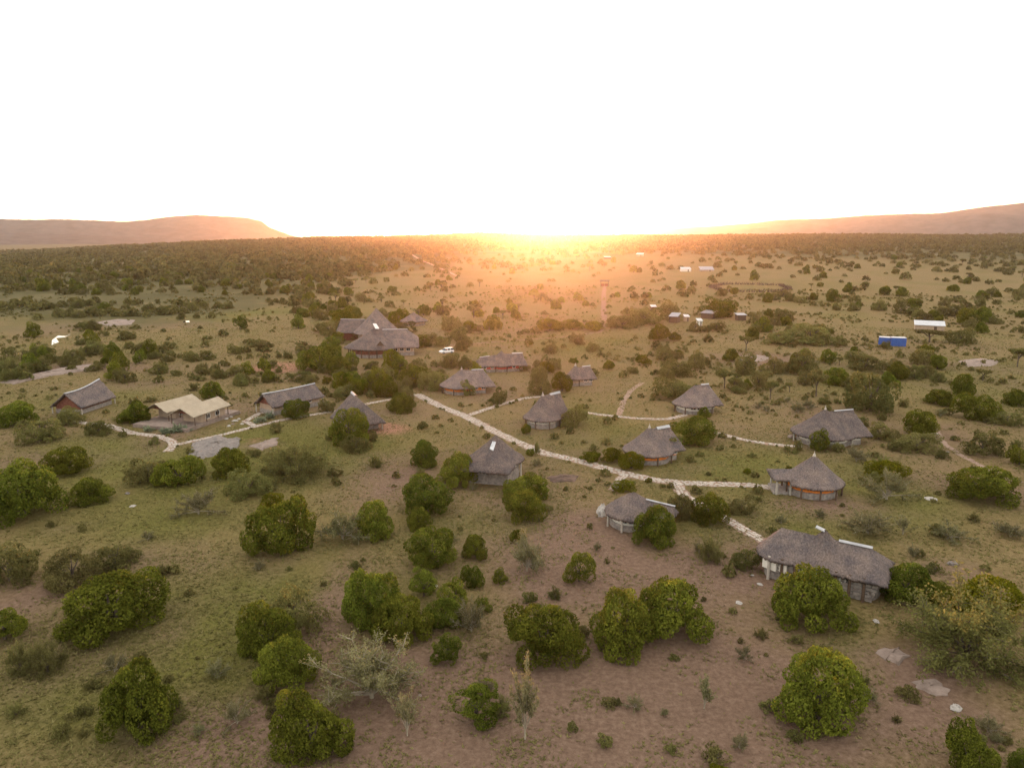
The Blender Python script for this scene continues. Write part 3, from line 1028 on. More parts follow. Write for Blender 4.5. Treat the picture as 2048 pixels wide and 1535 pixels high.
# canvas safari tents: two gabled canvas roofs on one stone terrace
def tents():
    p0, p1 = Vector(under(312, 806, 4.2)), Vector(under(381, 788, 4.2))
    q0, q1 = Vector(under(362, 815, 4.2)), Vector(under(433, 793, 4.2))
    c = (p0 + p1 + q0 + q1) / 4
    for nm, a, b, lab, ld in (("canvas_tent", p0, p1, "rear tan canvas tent roof joined behind the front tent on a stone terrace", "the rear canvas tent"),
                              ("canvas_tent", q0, q1, "front tan canvas tent with open gable on a pinkish stone terrace", "the front canvas tent")):
        az = math.atan2(b.y - a.y, b.x - a.x); L = (b - a).length
        cc = (a + b) / 2
        t = empty(nm, (cc.x, cc.y, 0), lab, "tent", "canvas tents")
        HUTS.append((cc.x, cc.y, L / 2 + 1)); LAND.append((ld, cc.x, cc.y))
        ca, sa = math.cos(az), math.sin(az)
        hw = 3.1
        f = dict(t='ridge', x=-ca * L / 2, y=-sa * L / 2, az=az, len=L, hw=hw, z0=4.2, z1=4.2, ze=2.6, e0=.5, e1=.5, h0=0, h1=0, sag=.05, p=1.05)
        link(bpy.data.objects.new("roof", roof_mesh([f], M['canvas'], thick=.10, seed=len(HUTS), shag=.015)), t)
        rect = lambda l, h, k=0: [(ca * s - sa * q, sa * s + ca * q) for s, q in ((-l + k, -h), (l, -h), (l, h), (-l + k, h))]
        poly_wall(t, rect(L / 2 * .9, hw * .72, L * .22), 0, 2.75, M['tan'], "wall")
        for s_ in (-.95, -.3, .35, .95):
            for q in (-1, 1):
                x_, y_ = ca * L / 2 * s_ - sa * hw * .9 * q, sa * L / 2 * s_ + ca * hw * .9 * q
                MB().tube([(x_, y_, -.2), (x_, y_, 2.6)], [.1, .09], 6).build("post", M['wood'], t)
        gx, gh = -L * .36, hw * .74
        vs = [(ca * gx - sa * q, sa * gx + ca * q, z) for q, z in ((-gh, 2.6), (gh, 2.6), (0, 3.95))]
        vs += [(p_ + ca * .1, q_ + sa * .1, z) for p_, q_, z in vs]
        MB().add(vs, [(0, 1, 2), (5, 4, 3), (0, 3, 4, 1), (1, 4, 5, 2), (2, 5, 3, 0)]).build("gable_wall", M['rust'], t)  # dark sheet put in for the shade inside the open gable
        for s_ in (-.1, .45):
            cc2 = (ca * L / 2 * s_ + sa * (hw * .72 + .02), sa * L / 2 * s_ - ca * (hw * .72 + .02), 1.6)
            add_window(t, cc2, az - math.pi / 2, 1.3, 1.0)
    az = math.atan2(q1.y - q0.y, q1.x - q0.x)
    te = tag(MB().box((c.x, c.y, .25), ((q1 - q0).length + 5.5, 13.0, .9), az).build("terrace", M['rock_pink']), "low pinkish stone terrace carrying the two canvas tents", "terrace")


tents()


def main_lodge():
    x0, y0 = ground(748, 722)
    k = (math.hypot(x0, y0) + 6) / math.hypot(x0, y0)
    x0 *= k; y0 *= k
    t = empty("main_lodge", (x0, y0, 0), "large main lodge with tall thatched peak, two gabled wings and a dormer", "lodge")
    LAND.append(("the main lodge", x0, y0))
    HUTS.append((x0, y0 + 6, 15))
    mpp = depth_of(x0, y0) / F
    px = lambda u, v, z: Vector(under(u, v, z)) - Vector((x0, y0, 0))
    ze = 2.7
    # great cone at the back
    zc = 11.6
    bc = px(752, 615, zc)
    fr = px(752, 652, 8.6)
    f_back = [dict(t='cone', x=bc.x, y=bc.y, r=8.4, za=zc, ze=3.2, p=1.18)]
    link(bpy.data.objects.new("roof", roof_mesh(f_back, M['thatch'], seed=71, center=(bc.x, bc.y))), t)
    # left wing
    l0, l1 = px(683, 638, 7.0), px(738, 639, 7.0)
    az = math.atan2(l0.y - l1.y, l0.x - l1.x)
    fl = dict(t='ridge', x=l1.x, y=l1.y, az=az, len=(l0 - l1).length, hw=5.2, z0=7.0, z1=7.0, ze=3.0, e0=1.0, e1=.4, h0=0, h1=0)
    mid = (l0 + l1) / 2
    link(bpy.data.objects.new("roof", roof_mesh([fl], M['thatch'], seed=72, center=(mid.x, mid.y))), t)
    ridge_cap(t, fl, M['flash'], .15, 1.03, wdt=.5)
    # front hall: sweeping hipped roof
    ff = [dict(t='ridge', x=fr.x + .5, y=fr.y, az=math.radians(-108), len=6.5, hw=8.2, z0=8.8, z1=7.4, ze=ze, e0=4.0, e1=4.6, h0=1, h1=1, round=True, p=.95)]
    cf = (fr.x - .5, fr.y - 3.0)
    link(bpy.data.objects.new("roof", roof_mesh(ff, M['thatch'], seed=73, center=cf)), t)
    # bright skylight strip over the front peak
    s0, s1 = px(749, 647, 9.0), px(755, 659, 8.2)
    vs = [(s0.x - .55, s0.y, 9.05), (s0.x + .55, s0.y, 9.05), (s1.x + .6, s1.y - .2, 8.6), (s1.x - .6, s1.y - .2, 8.6)]
    vs += [(a, b, c - .15) for a, b, c in vs]
    MB().add(vs, [(0, 3, 2, 1), (4, 5, 6, 7), (0, 1, 5, 4), (1, 2, 6, 5), (2, 3, 7, 6), (3, 0, 4, 7)]).build("skylight", M['tin'], t)
    # right wing
    r0, r1 = px(762, 659, 7.6), px(814, 658, 7.6)
    az = math.atan2(r1.y - r0.y, r1.x - r0.x)
    frt = dict(t='ridge', x=r0.x, y=r0.y, az=az, len=(r1 - r0).length, hw=6.0, z0=7.6, z1=7.6, ze=ze, e0=.6, e1=3.6, h0=0, h1=.6)
    mid = (r0 + r1) / 2
    link(bpy.data.objects.new("roof", roof_mesh([frt], M['thatch'], seed=74, center=(mid.x, mid.y))), t)
    ridge_cap(t, frt, M['flash'], .05, 1.02, wdt=.55)
    # dormer vent in the front slope
    dv = px(761, 683, 5.6)
    MB().add([(dv.x - 1.5, dv.y - .9, 4.7), (dv.x, dv.y - .9, 6.1), (dv.x + 1.5, dv.y - .9, 4.7), (dv.x, dv.y + 3.0, 6.3), (dv.x - 1.5, dv.y + 2, 4.9), (dv.x + 1.5, dv.y + 2, 4.9)],
             [(0, 1, 3, 4), (1, 2, 5, 3)]).build("dormer_roof", M['thatch'], t)
    MB().add([(dv.x - 1.2, dv.y - .55, 4.4), (dv.x, dv.y - .55, 5.85), (dv.x + 1.2, dv.y - .55, 4.4), (dv.x - 1.2, dv.y - .4, 4.4), (dv.x, dv.y - .4, 5.85), (dv.x + 1.2, dv.y - .4, 4.4)],
             [(0, 2, 1), (3, 4, 5), (0, 1, 4, 3), (1, 2, 5, 4), (2, 0, 3, 5)]).build("dormer_vent", M['wood'], t)
    # walls
    def rect(c, l, h, a):
        ca, sa = math.cos(a), math.sin(a)
        return [(c[0] + ca * s - sa * q, c[1] + sa * s + ca * q) for s, q in ((-l, -h), (l, -h), (l, h), (-l, h))]
    mr = (r0 + r1) / 2
    poly_wall(t, rect((mr.x, mr.y), (r1 - r0).length / 2 + 1.8, 4.8, az), -.3, ze + .3, M['tan'], "wall")
    poly_wall(t, rect((mr.x, mr.y), (r1 - r0).length / 2 + 2.0, 4.98, az), -.3, 1.1, M['stone'], "stone_base")
    ml = (l0 + l1) / 2
    poly_wall(t, rect((ml.x + .5, ml.y), (l0 - l1).length / 2, 3.6, 0), -.3, 3.2, M['rust'], "wall")
    n = 20
    poly_wall(t, [(cf[0] + 6.6 * math.cos(2 * math.pi * k / n), cf[1] + 6.9 * math.sin(2 * math.pi * k / n)) for k in range(n)], -.3, ze + .6, M['rust'], "wall")
    poly_wall(t, [(cf[0] + 6.75 * math.cos(2 * math.pi * k / n), cf[1] + 7.05 * math.sin(2 * math.pi * k / n)) for k in range(n)], -.3, 1.0, M['stone'], "stone_base")
    poly_wall(t, [(bc.x + 6.6 * math.cos(2 * math.pi * k / n), bc.y + 6.6 * math.sin(2 * math.pi * k / n)) for k in range(n)], -.3, 3.6, M['tan'], "wall")
    for k in range(9):
        a = math.radians(-160 + k * 17.5)
        q = (cf[0] + 7.8 * math.cos(a), cf[1] + 7.4 * math.sin(a))
        MB().tube([(q[0], q[1], -.2), (q[0], q[1], ze + .2)], [.18, .15], 7).build("post", M['wood'], t)
    for k in range(4):
        q = (r1 - r0).normalized() * ((r1 - r0).length * (.30 + .24 * k)) + r0
        add_window(t, (q.x + math.sin(az) * 4.82, q.y - math.cos(az) * 4.82, 1.95), az - math.pi / 2, 1.3, 1.1)
    return t


main_lodge()


def long_lodge():
    """Long oval lodge at the right foreground."""
    a = Vector(under(1562, 1055, 5.1)); b = Vector(under(1742, 1094, 5.0))
    c = (a + b) / 2
    az = math.atan2(b.y - a.y, b.x - a.x); L = (b - a).length
    t = empty("long_lodge", (c.x, c.y, 0), "long oval thatched lodge with stone wall and pale ridge at right foreground", "lodge")
    LAND.append(("the long oval lodge", c.x, c.y)); HUTS.append((c.x, c.y, L / 2 + 3)); HUTS.append((c.x + math.cos(az) * L * .45, c.y + math.sin(az) * L * .45, 4)); HUTS.append((c.x - math.cos(az) * L * .45, c.y - math.sin(az) * L * .45, 4))
    ca, sa = math.cos(az), math.sin(az)
    hw, ze = 3.35, 2.5
    f = dict(t='ridge', x=-ca * L / 2, y=-sa * L / 2, az=az, len=L, hw=hw, z0=5.1, z1=5.0, ze=ze, e0=2.4, e1=2.2, h0=1.0, h1=1.0, sag=0, p=.97, round0=True)
    fc = dict(t='cone', x=0, y=0, r=hw + .1, za=6.0, ze=ze + .1, p=1.1)
    link(bpy.data.objects.new("roof", roof_mesh([f, fc], M['thatch'], nang=320, nrad=30, seed=81)), t)
    ridge_cap(t, f, M['flash'], .66, 1.02, wdt=.75)
    # hatch sheet at the crown
    MB().box((-ca * .5, -sa * .5, 5.95), (1.0, .7, .10), az, .3).build("roof_hatch", M['flash'], t)
    # walls: stadium
    def stadium(e, h, n=12):
        pts = []
        for k in range(n + 1):
            th = -math.pi / 2 + math.pi * k / n
            pts.append((L / 2 + e * math.cos(th), h * math.sin(th)))
        for k in range(n + 1):
            th = math.pi / 2 + math.pi * k / n
            pts.append((-L / 2 + e * math.cos(th), h * math.sin(th)))
        return [(ca * s - sa * q, sa * s + ca * q) for s, q in pts]
    # rubble wall with uneven stones standing proud
    poly_wall(t, stadium(1.4, 2.65), -.4, ze + .1, M['stone'], "wall")
    mb = MB()
    for r_ in range(6):
        s = -L / 2
        while s < L / 2 + 1:
            wd = random.uniform(.35, .75)
            q = -2.68 - random.uniform(.0, .05)
            z = .05 + r_ * .40
            mb.box((ca * s - sa * q, sa * s + ca * q, z + .2), (wd * .92, .16, .34 + random.uniform(-.04, .03)), az + random.uniform(-.03, .03))
            s += wd
    st = mb.build("wall_stones", M['stone'], t); st["kind"] = "stuff"
    # white veranda panels at the near left end, and posts
    for k, s_ in enumerate((-.54, -.42)):
        cc = (ca * L * s_ + sa * 2.7, sa * L * s_ - ca * 2.7, 1.6)
        MB().box(cc, (1.7, .16, 1.0), az - .35).build("white_panel", M['white'], t)
    for s_ in np.linspace(-.54, .50, 8):
        q = -hw * .90
        x_, y_ = ca * L * s_ - sa * q, sa * L * s_ + ca * q
        MB().tube([(x_, y_, -.2), (x_, y_, ze + .25)], [.17, .15], 7).build("post", M['post'] if s_ < -.5 else M['wood'], t)
    for s_ in (-.2, .05, .3):
        q = -2.75
        add_window(t, (ca * L * s_ - sa * q, sa * L * s_ + ca * q, 1.9), az - math.pi / 2, 1.1, .8)
    # projecting gutter beam under the near eave
    return t


long_lodge()


def shed(label, land, u0, v0, u1, v1, h, dep, roofm, wallm, name="shed", cat="shed", tilt=.25, group=None):
    """Small mono-pitch building whose front foot runs from pixel (u0, v0) to (u1, v1)."""
    a = Vector((*ground(u0, v0), 0)); b = Vector((*ground(u1, v1), 0))
    az = math.atan2(b.y - a.y, b.x - a.x); L = (b - a).length
    away = Vector((-math.sin(az), math.cos(az), 0))
    if away.y < 0: away = -away
    c = (a + b) / 2 + away * dep / 2
    z = float(gz(c.x, c.y))
    t = empty(name, (c.x, c.y, z), label, cat, group)
    HUTS.append((c.x, c.y, L / 2 + 1)); LAND.append((land, c.x, c.y))
    ca, sa = math.cos(az), math.sin(az)
    MB().box((0, 0, h / 2 - .15), (L, dep, h + .3), az).build("wall", wallm, t)
    mb = MB()
    vs = []
    for s, q, zz in ((-L / 2 - .3, -dep / 2 - .4, h + .06), (L / 2 + .3, -dep / 2 - .4, h + .06), (L / 2 + .3, dep / 2 + .4, h + .06 + dep * tilt), (-L / 2 - .3, dep / 2 + .4, h + .06 + dep * tilt)):
        vs.append((ca * s - sa * q, sa * s + ca * q, zz))
    vs += [(p, q, r + .1) for p, q, r in vs]
    mb.add(vs, [(3, 2, 1, 0), (4, 5, 6, 7), (0, 1, 5, 4), (1, 2, 6, 5), (2, 3, 7, 6), (3, 0, 4, 7)])
    mb.build("roof", roofm, t)
    # corrugation ribs on the roof
    if L > 5:
        rb = MB()
        n = int(L / .6)
        for k in range(n):
            s = -L / 2 + (k + .5) * L / n
            p0 = (ca * s - sa * (-dep / 2 - .4), sa * s + ca * (-dep / 2 - .4), h + .18)
            p1 = (ca * s - sa * (dep / 2 + .4), sa * s + ca * (dep / 2 + .4), h + .18 + dep * tilt)
            rb.tube([p0, p1], [.05, .05], 4)
        r_ = rb.build("roof_ribs", roofm, t); r_["kind"] = "stuff"
    q = -dep / 2 - .03
    MB().box((ca * L * .2 - sa * q, sa * L * .2 + ca * q, min(1.0, h * .45)), (min(1.0, L * .3), .06, min(2.0, h * .85)), az).build("door", M['wood'], t)
    return t


shed("long pale tin roofed shed behind the blue containers", "the long pale shed", 1829, 661, 1888, 664, 2.2, 5.0, M['tin'], M['tan'])


def container(label, land, u0, v0, u1, v1, h=2.6, dep=2.6):
    a = Vector((*ground(u0, v0), 0)); b = Vector((*ground(u1, v1), 0))
    az = math.atan2(b.y - a.y, b.x - a.x); L = (b - a).length
    away = Vector((-math.sin(az), math.cos(az), 0))
    c = (a + b) / 2 + away * dep / 2
    z = float(gz(c.x, c.y))
    t = empty("container", (c.x, c.y, z), label, "container", "blue containers")
    HUTS.append((c.x, c.y, L / 2 + 1)); LAND.append((land, c.x, c.y))
    ca, sa = math.cos(az), math.sin(az)
    MB().box((0, 0, h / 2), (L, dep, h), az).build("body", M['blue'], t)
    rb = MB()
    n = 14
    for sg in (-1, 1):
        for k in range(n):
            s = -L / 2 + (k + .5) * L / n; q = (dep / 2 + .03) * sg
            rb.box((ca * s - sa * q, sa * s + ca * q, h / 2), (L / n * .5, .06, h * .88), az)
    o = rb.build("side_ribs", M['blue'], t); o["kind"] = "stuff"
    for s in (-1, 1):
        for q in (-1, 1):
            x_, y_ = ca * s * L / 2 - sa * q * dep / 2, sa * s * L / 2 + ca * q * dep / 2
            MB().box((x_, y_, h / 2), (.18, .18, h + .04), az).build("corner_post", M['blue'], t)
    MB().box((0, 0, h + .08), (L + .15, dep + .15, .12), az).build("roof", M['tin'], t)
    MB().box((ca * (L / 2 + .04), sa * (L / 2 + .04), h / 2), (.08, dep * .9, h * .9), az).build("door", M['blue'], t)


container("left blue container with pale top partly hidden by a bush", "the left blue container", 1757, 689, 1787, 691, 2.5)
container("right blue container with pale top standing clear of bushes", "the right blue container", 1783, 692, 1811, 693, 2.8)

shed("distant white house with two tin roofs on the plain near the sun", "the distant white house", 1363, 543, 1382, 543, 2.4, 6, M['tin'], M['white'], "house", "house")
shed("distant low grey roofed house right of the white house", "the distant grey roofed house", 1401, 543, 1428, 543, 1.6, 8, M['tin_dull'], M['tan'], "house", "house", .35)
shed("farthest white roofed house high on the plain under the horizon", "the farthest white roofed house", 1272, 513, 1286, 513, 2.6, 7, M['tin'], M['tan'], "house", "house")
shed("tiny pale shack left of the farthest white roofed house", "the tiny far shack", 1210, 518, 1222, 518, 2.0, 5, M['tin_dull'], M['rust'], "shack", "shack")
shed("low flat roofed grey shack standing apart at the right of the homestead", "the lone grey shack", 1475, 641, 1492, 641, 2.3, 4, M['tin_dull'], M['wood'], "shack", "shack", .1, "homestead shacks")
shed("blue grey roofed shack at the left end of the homestead", "the blue grey shack", 1338, 645, 1354, 646, 2.6, 4, M['tin_dull'], M['wood'], "shack", "shack", .3, "homestead shacks")
shed("small pale tin shack in the middle of the homestead", "the small pale shack", 1370, 643, 1378, 643, 2.0, 3, M['tin'], M['tan'], "shack", "shack", .2, "homestead shacks")
shed("small white sided shack in front of the yellow tree", "the white sided shack", 1396, 652, 1404, 652, 2.1, 3, M['tin'], M['white'], "shack", "shack", .2, "homestead shacks")
shed("dark homestead hut with pale roof under the yellow tree", "the dark homestead hut", 1402, 636, 1424, 638, 2.3, 4, M['tin_dull'], M['wood'], "hut", "hut", .25, "homestead shacks")
shed("pale tin sheet hut among bushes above the homestead", "the pale sheet hut", 1303, 622, 1312, 622, 2.0, 3, M['tin'], M['wood'], "hut", "hut", .2, "homestead shacks")


def gate():
    x, y = ground(1209, 573)
    t = empty("gate", (x, y, float(gz(x, y))), "timber gate with small white topped roof at the head of the reddish track", "gate")
    LAND.append(("the gate", x, y)); HUTS.append((x, y, 4))
    for s in (-1, 1):
        MB().tube([(s * 2.6, 0, -.2), (s * 2.6, 0, 3.6)], [.22, .2], 7).build("post", M['wood'], t)
    MB().box((0, 0, 3.7), (6.4, .3, .3)).build("beam", M['wood'], t)
    for s in (-1, 1):
        MB().box((s * 1.25, .1, 1.2), (2.2, .1, 1.7)).build("leaf_panel", M['rust'], t)
    MB().add([(-3.6, -1, 3.9), (3.6, -1, 3.9), (3.6, 1, 3.9), (-3.6, 1, 3.9), (-3.2, 0, 4.7), (3.2, 0, 4.7)],
             [(0, 1, 5, 4), (2, 3, 4, 5), (0, 4, 3), (1, 2, 5), (3, 2, 1, 0)]).build("roof", M['thatch'], t)


gate()


def car():
    x, y = ground(893, 706)
    rz = math.radians(212)
    t = empty("parked_car", (x, y, 0), "white estate car parked in the grass beside the main lodge", "car", None, rz)
    LAND.append(("the white car", x, y)); HUTS.append((x, y, 3.5))
    # body cross-sections along x: (x, half width, sill, beltline)
    L = 4.7
    secs = [(-2.35, .72, .45, .80), (-2.25, .84, .32, .95), (-1.4, .88, .28, 1.02), (0, .90, .28, 1.02), (1.2, .90, .28, 1.0), (1.9, .86, .30, .92), (2.28, .78, .34, .78), (2.36, .66, .42, .66)]
    vs = []; fs = []
    for s in secs:
        X, hw, z0, z1 = s
        vs += [(X, -hw * .9, z0), (X, -hw, (z0 + z1) / 2), (X, -hw * .95, z1), (X, hw * .95, z1), (X, hw, (z0 + z1) / 2), (X, hw * .9, z0)]
    for k in range(len(secs) - 1):
        for c in range(6):
            fs.append((k * 6 + c, k * 6 + (c + 1) % 6, (k + 1) * 6 + (c + 1) % 6, (k + 1) * 6 + c))
    fs += [tuple(range(6)), tuple(len(vs) - 1 - k for k in range(6))]
    b = MB().add(vs, fs).build("body", M['car'], t)
    gsec = [(-2.2, .80, 1.0, -2.0, .66, 1.62), (1.25, .82, 1.0, .45, .68, 1.62)]
    v = []
    for (xb, hb, zb, xt, ht, zt) in gsec:
        v += [(xb, -hb, zb), (xb, hb, zb), (xt, -ht, zt), (xt, ht, zt)]
    MB().add(v, [(0, 2, 3, 1), (4, 5, 7, 6), (0, 4, 6, 2), (1, 3, 7, 5), (2, 6, 7, 3), (0, 1, 5, 4)]).build("glasshouse", M['glass'], t)
    MB().box((-.78, 0, 1.66), (2.6, 1.38, .09)).build("roof", M['car'], t)
    for X in (-1.0, .1):
        for s in (-1, 1):
            MB().add([(X - .05, s * .825, 1.0), (X + .05, s * .825, 1.0), (X + .03, s * .69, 1.64), (X - .07, s * .69, 1.64)], [(0, 1, 2, 3)]).build("pillar", M['car'], t)
    for X in (-1.45, 1.45):
        for s in (-1, 1):
            wv = MB().tube([(X, s * .72, .34), (X, s * .92, .34)], [.34, .34], 16).build("wheel", M['tyre'], t)
            MB().tube([(X, s * .90, .34), (X, s * .935, .34)], [.2, .2], 12).build("rim", M['flash'], wv)
    for s in (-1, 1):
        MB().box((2.30, s * .56, .72), (.10, .30, .14)).build("headlight", M['frame'], t)
        MB().box((-2.30, s * .62, .84), (.08, .16, .26)).build("tail_light", M['red'], t)
        MB().box((.75, s * 1.0, 1.05), (.12, .16, .12)).build("wing_mirror", M['car'], t)


car()

# ------------------------------------------------------------------ rocks, water, kraal
def rock_mesh(name, seed, mat, flat=.6, n=9):
    rg = np.random.default_rng(seed)
    vs = []; fs = []
    rows = 6
    for r_ in range(rows + 1):
        ph = math.pi * r_ / rows
        for k in range(n):
            th = 2 * math.pi * k / n
            q = 1 + rg.uniform(-.22, .22)
            vs.append((math.sin(ph) * math.cos(th) * q, math.sin(ph) * math.sin(th) * q * .8, math.cos(ph) * flat * q))
    for r_ in range(rows):
        for k in range(n):
            fs.append((r_ * n + k, (r_ + 1) * n + k, (r_ + 1) * n + (k + 1) % n, r_ * n + (k + 1) % n))
    return np_mesh(name, np.array(vs), fs, mat)


RM = [rock_mesh("boulder", 300 + k, M['rock_pale'] if k < 2 else (M['rock_pink'] if k < 4 else M['rock'])) for k in range(6)]


def rock(u, v, wpx, label, variant=0, flat=1.0, group=None, sink=.25):
    x, y = ground(u, v)
    s = wpx / 2 * depth_of(x, y) / F
    o = bpy.data.objects.new("boulder", RM[variant])
    o.location = (x, y, float(gz(x, y)) + s * .6 * flat * (1 - 2 * sink) * .5)
    o.scale = (s, s, s * flat)
    o.rotation_euler = (0, 0, random.uniform(0, 6))
    link(o)
    tag(o, label, "rock", group)
    return x, y


def slab(pix, h, label, mat, group=None, name="rock_slab", cat="rock"):
    """Low uneven rock outcrop with the outline given by ground pixels."""
    P = [ground(u, v) for u, v in pix]
    cx = sum(p[0] for p in P) / len(P); cy = sum(p[1] for p in P) / len(P)
    out = []
    for k in range(len(P)):
        a, b = P[k], P[(k + 1) % len(P)]
        for q in range(3):
            s = q / 3
            out.append((a[0] + (b[0] - a[0]) * s + random.uniform(-.3, .3), a[1] + (b[1] - a[1]) * s + random.uniform(-.3, .3)))
    n = len(out)
    vs = []; fs = []
    rings = [(1.06, -.15), (1.0, .12 * h), (.85, .55 * h), (.6, .8 * h), (.32, h), (.0, h)]
    z0 = float(gz(cx, cy))
    for (q, z) in rings:
        for (a, b) in out:
            vs.append(((a - cx) * q, (b - cy) * q, z + (random.uniform(-.22, .22) * h if q < 1.05 else 0)))
    for r_ in range(len(rings) - 1):
        for k in range(n):
            fs.append((r_ * n + k, r_ * n + (k + 1) % n, (r_ + 1) * n + (k + 1) % n, (r_ + 1) * n + k))
    o = link(bpy.data.objects.new(name, np_mesh(name, np.array(vs), fs, mat)))
    o.location = (cx, cy, z0)
    tag(o, label, cat, group)
    HUTS.append((cx, cy, 2))


slab([(382, 888), (440, 872), (462, 880), (480, 876), (474, 895), (440, 910), (405, 917), (380, 908)], .8, "broad grey rock outcrop crossed by pale streaks below the tents", M['rock'])
slab([(500, 893), (530, 882), (556, 876), (552, 890), (522, 900)], .5, "low brown heap of broken stone right of the grey outcrop", M['rock_pink'], None, "stone_heap", "stone heap")
slab([(1092, 955), (1122, 948), (1158, 952), (1150, 962), (1110, 966)], .35, "dark round fire pit ringed with stones below the main path", M['kraal'], None, "fire_pit", "fire pit")
slab([(1755, 1300), (1790, 1292), (1812, 1310), (1800, 1330), (1765, 1318)], .35, "half buried pinkish rock beside the big thorn thicket", M['rock_pink'])
slab([(1825, 1365), (1868, 1360), (1900, 1378), (1880, 1392), (1840, 1380)], .3, "flat pale rock streak on the bare soil at lower right", M['rock_pink'])
slab([(1195, 1020), (1206, 1012), (1216, 1020), (1213, 1032), (1198, 1034)], 1.0, "pale sandy mound against the rounded cottage's left side", M['rock_pale'], None, "sand_mound", "mound")
rock(1752, 1243, 13, "single small white boulder on soil behind the lowest right round tree", 0)
rock(1911, 1417, 24, "larger pale boulder lying on bare soil near the lower right edge", 1)
rock(1716, 876, 9, "white block beside the cottage with stone pillars", 0)
rock(1870, 868, 14, "white slab lying near dark ash at right", 1, .5)
rock(1895, 905, 9, "dark boulder beside the thin right footpath", 4)
rock(1905, 1128, 20, "grey boulder in a hollow behind the lodge's corner bush", 5)
rock(1862, 998, 26, "flat whitish rock in the grass near the right edge", 1, .4)
rock(1520, 1168, 12, "small pale stone left of the long lodge's front tree", 0, .6)
rock(1505, 1150, 8, "tiny pale stone uphill of the small pale stone", 1, .6)
rock(1478, 1205, 16, "whitish broken stone patch on the soil slope below the lodge", 1, .4)
rock(1583, 875, 18, "pinkish boulder by the path end near the pillared cottage", 2)
rock(255, 987, 10, "dark boulder beside the dull bush at left", 4)
rock(265, 1012, 14, "flat pale stone below the dark boulder at left", 1, .4)
rock(840, 1390, 10, "greyish stone between the two lowest thorn trees", 3, .5)
rock(870, 1172, 12, "white scrap of rock among the central clump of trees", 0, .6)
# pale planting stones along the tent's front and in the rock garden
for k, (u, v, s) in enumerate([(381, 851, 11), (397, 845, 10), (411, 838, 9), (424, 832, 8), (437, 826, 7)]):
    rock(u, v, s, ["largest pale green boulder at the tent's near corner", "yellowish boulder second in the tent's row", "greenish boulder midway along the tent's front", "small boulder fourth along the tent's front", "smallest boulder at the far end of the tent's row"][k], 0 if k % 2 else 1, 1, "boulders along the tent front")
GL = ["rock garden stone nearest the canvas tent", "pale upright rock garden stone", "rock garden stone at the top edge", "long low rock garden stone", "middle rock garden stone", "small rock garden stone beside the aloe", "rock garden stone nearest the path",
      "flat rock garden stone lowest on the slope", "rock garden stone at the far right end"]
for k, (u, v, s) in enumerate([(453, 838, 9), (462, 834, 8), (478, 826, 10), (470, 842, 12), (478, 838, 8), (466, 848, 7), (484, 848, 8), (458, 852, 9), (494, 842, 8)]):
    rock(u, v, s, GL[k] + " between tents and narrow house", k % 3, .8, "rock garden stones")
slab([(0, 765), (60, 752), (130, 735), (190, 728), (180, 740), (100, 752), (30, 768)], .7, "long pinkish rock bank above the far left house", M['rock_pink'])
slab([(190, 645), (235, 638), (270, 640), (262, 649), (215, 652)], .5, "pinkish bare bank beside the small far pools", M['rock_pink'])
slab([(1455, 716), (1500, 709), (1545, 712), (1530, 722), (1475, 726)], .3, "stony pinkish patch behind the middle right bushes", M['rock_pink'])
slab([(1915, 722), (1960, 716), (2000, 722), (1985, 732), (1935, 733)], .4, "low stony bank in the grass right of the containers", M['rock_pink'])


def pool(pix, label, z=.04, name="river_pool"):
    P = [ground(u, v) for u, v in pix]
    vs = []
    n = len(P)
    for k in range(n):
        a, b, c = P[k - 1], P[k], P[(k + 1) % n]
        for w_ in (.75, 1.0):
            vs.append((b[0] * w_ + (a[0] if w_ < 1 else 0) * (1 - w_), b[1] * w_ + (a[1] if w_ < 1 else 0) * (1 - w_), float(gz(b[0], b[1])) + z))
    o = link(bpy.data.objects.new(name, np_mesh(name, np.array(vs), [tuple(range(len(vs)))], M['water'])))
    tag(o, label, None, None, "structure")
    LAND.append(("the river pool" if name == "river_pool" else "the small far pool", P[0][0], P[0][1]))
    for p in P: HUTS.append((p[0], p[1], 4))


pool([(103, 690), (118, 684), (112, 676), (130, 674), (143, 667), (132, 672), (116, 671), (104, 680)], "bright sky lit river pool at left among bushes")
pool([(366, 645), (380, 644), (378, 641), (367, 642)], "small bright far pool", name="water_hole")
pool([(246, 648), (258, 647), (256, 645), (247, 646)], "tiny bright far pool at left", name="water_hole")


def kraal():
    """Ring fence of cut thorn brush."""
    P = [ground(u, v) for u, v in ((1420, 574), (1445, 582), (1500, 584), (1560, 584), (1580, 578), (1560, 571), (1500, 569), (1450, 569))]
    rg = random.Random(4)
    mb = MB()
    n = len(P)
    for k in range(n):
        a, b = Vector((*P[k], 0)), Vector((*P[(k + 1) % n], 0))
        m_ = max(2, int((b - a).length / 1.6))
        for q in range(m_):
            p = a.lerp(b, q / m_)
            z = float(gz(p.x, p.y))
            for e in range(5):
                dx, dy = rg.uniform(-1.6, 1.6), rg.uniform(-1.6, 1.6)
                mb.tube([(p.x + dx, p.y + dy, z - .1), (p.x + dx * .2 + rg.uniform(-1.5, 1.5), p.y + rg.uniform(-1.5, 1.5), z + rg.uniform(1.0, 2.4))], [.25, .06], 3, False)
    o = mb.build("brush_fence", M['kraal'])
    tag(o, "dark ring fence of cut thorn brush on the open plain", "fence")
    cx = sum(p[0] for p in P) / n; cy = sum(p[1] for p in P) / n
    LAND.append(("the thorn ring fence", cx, cy)); HUTS.append((cx, cy, 12))


kraal()

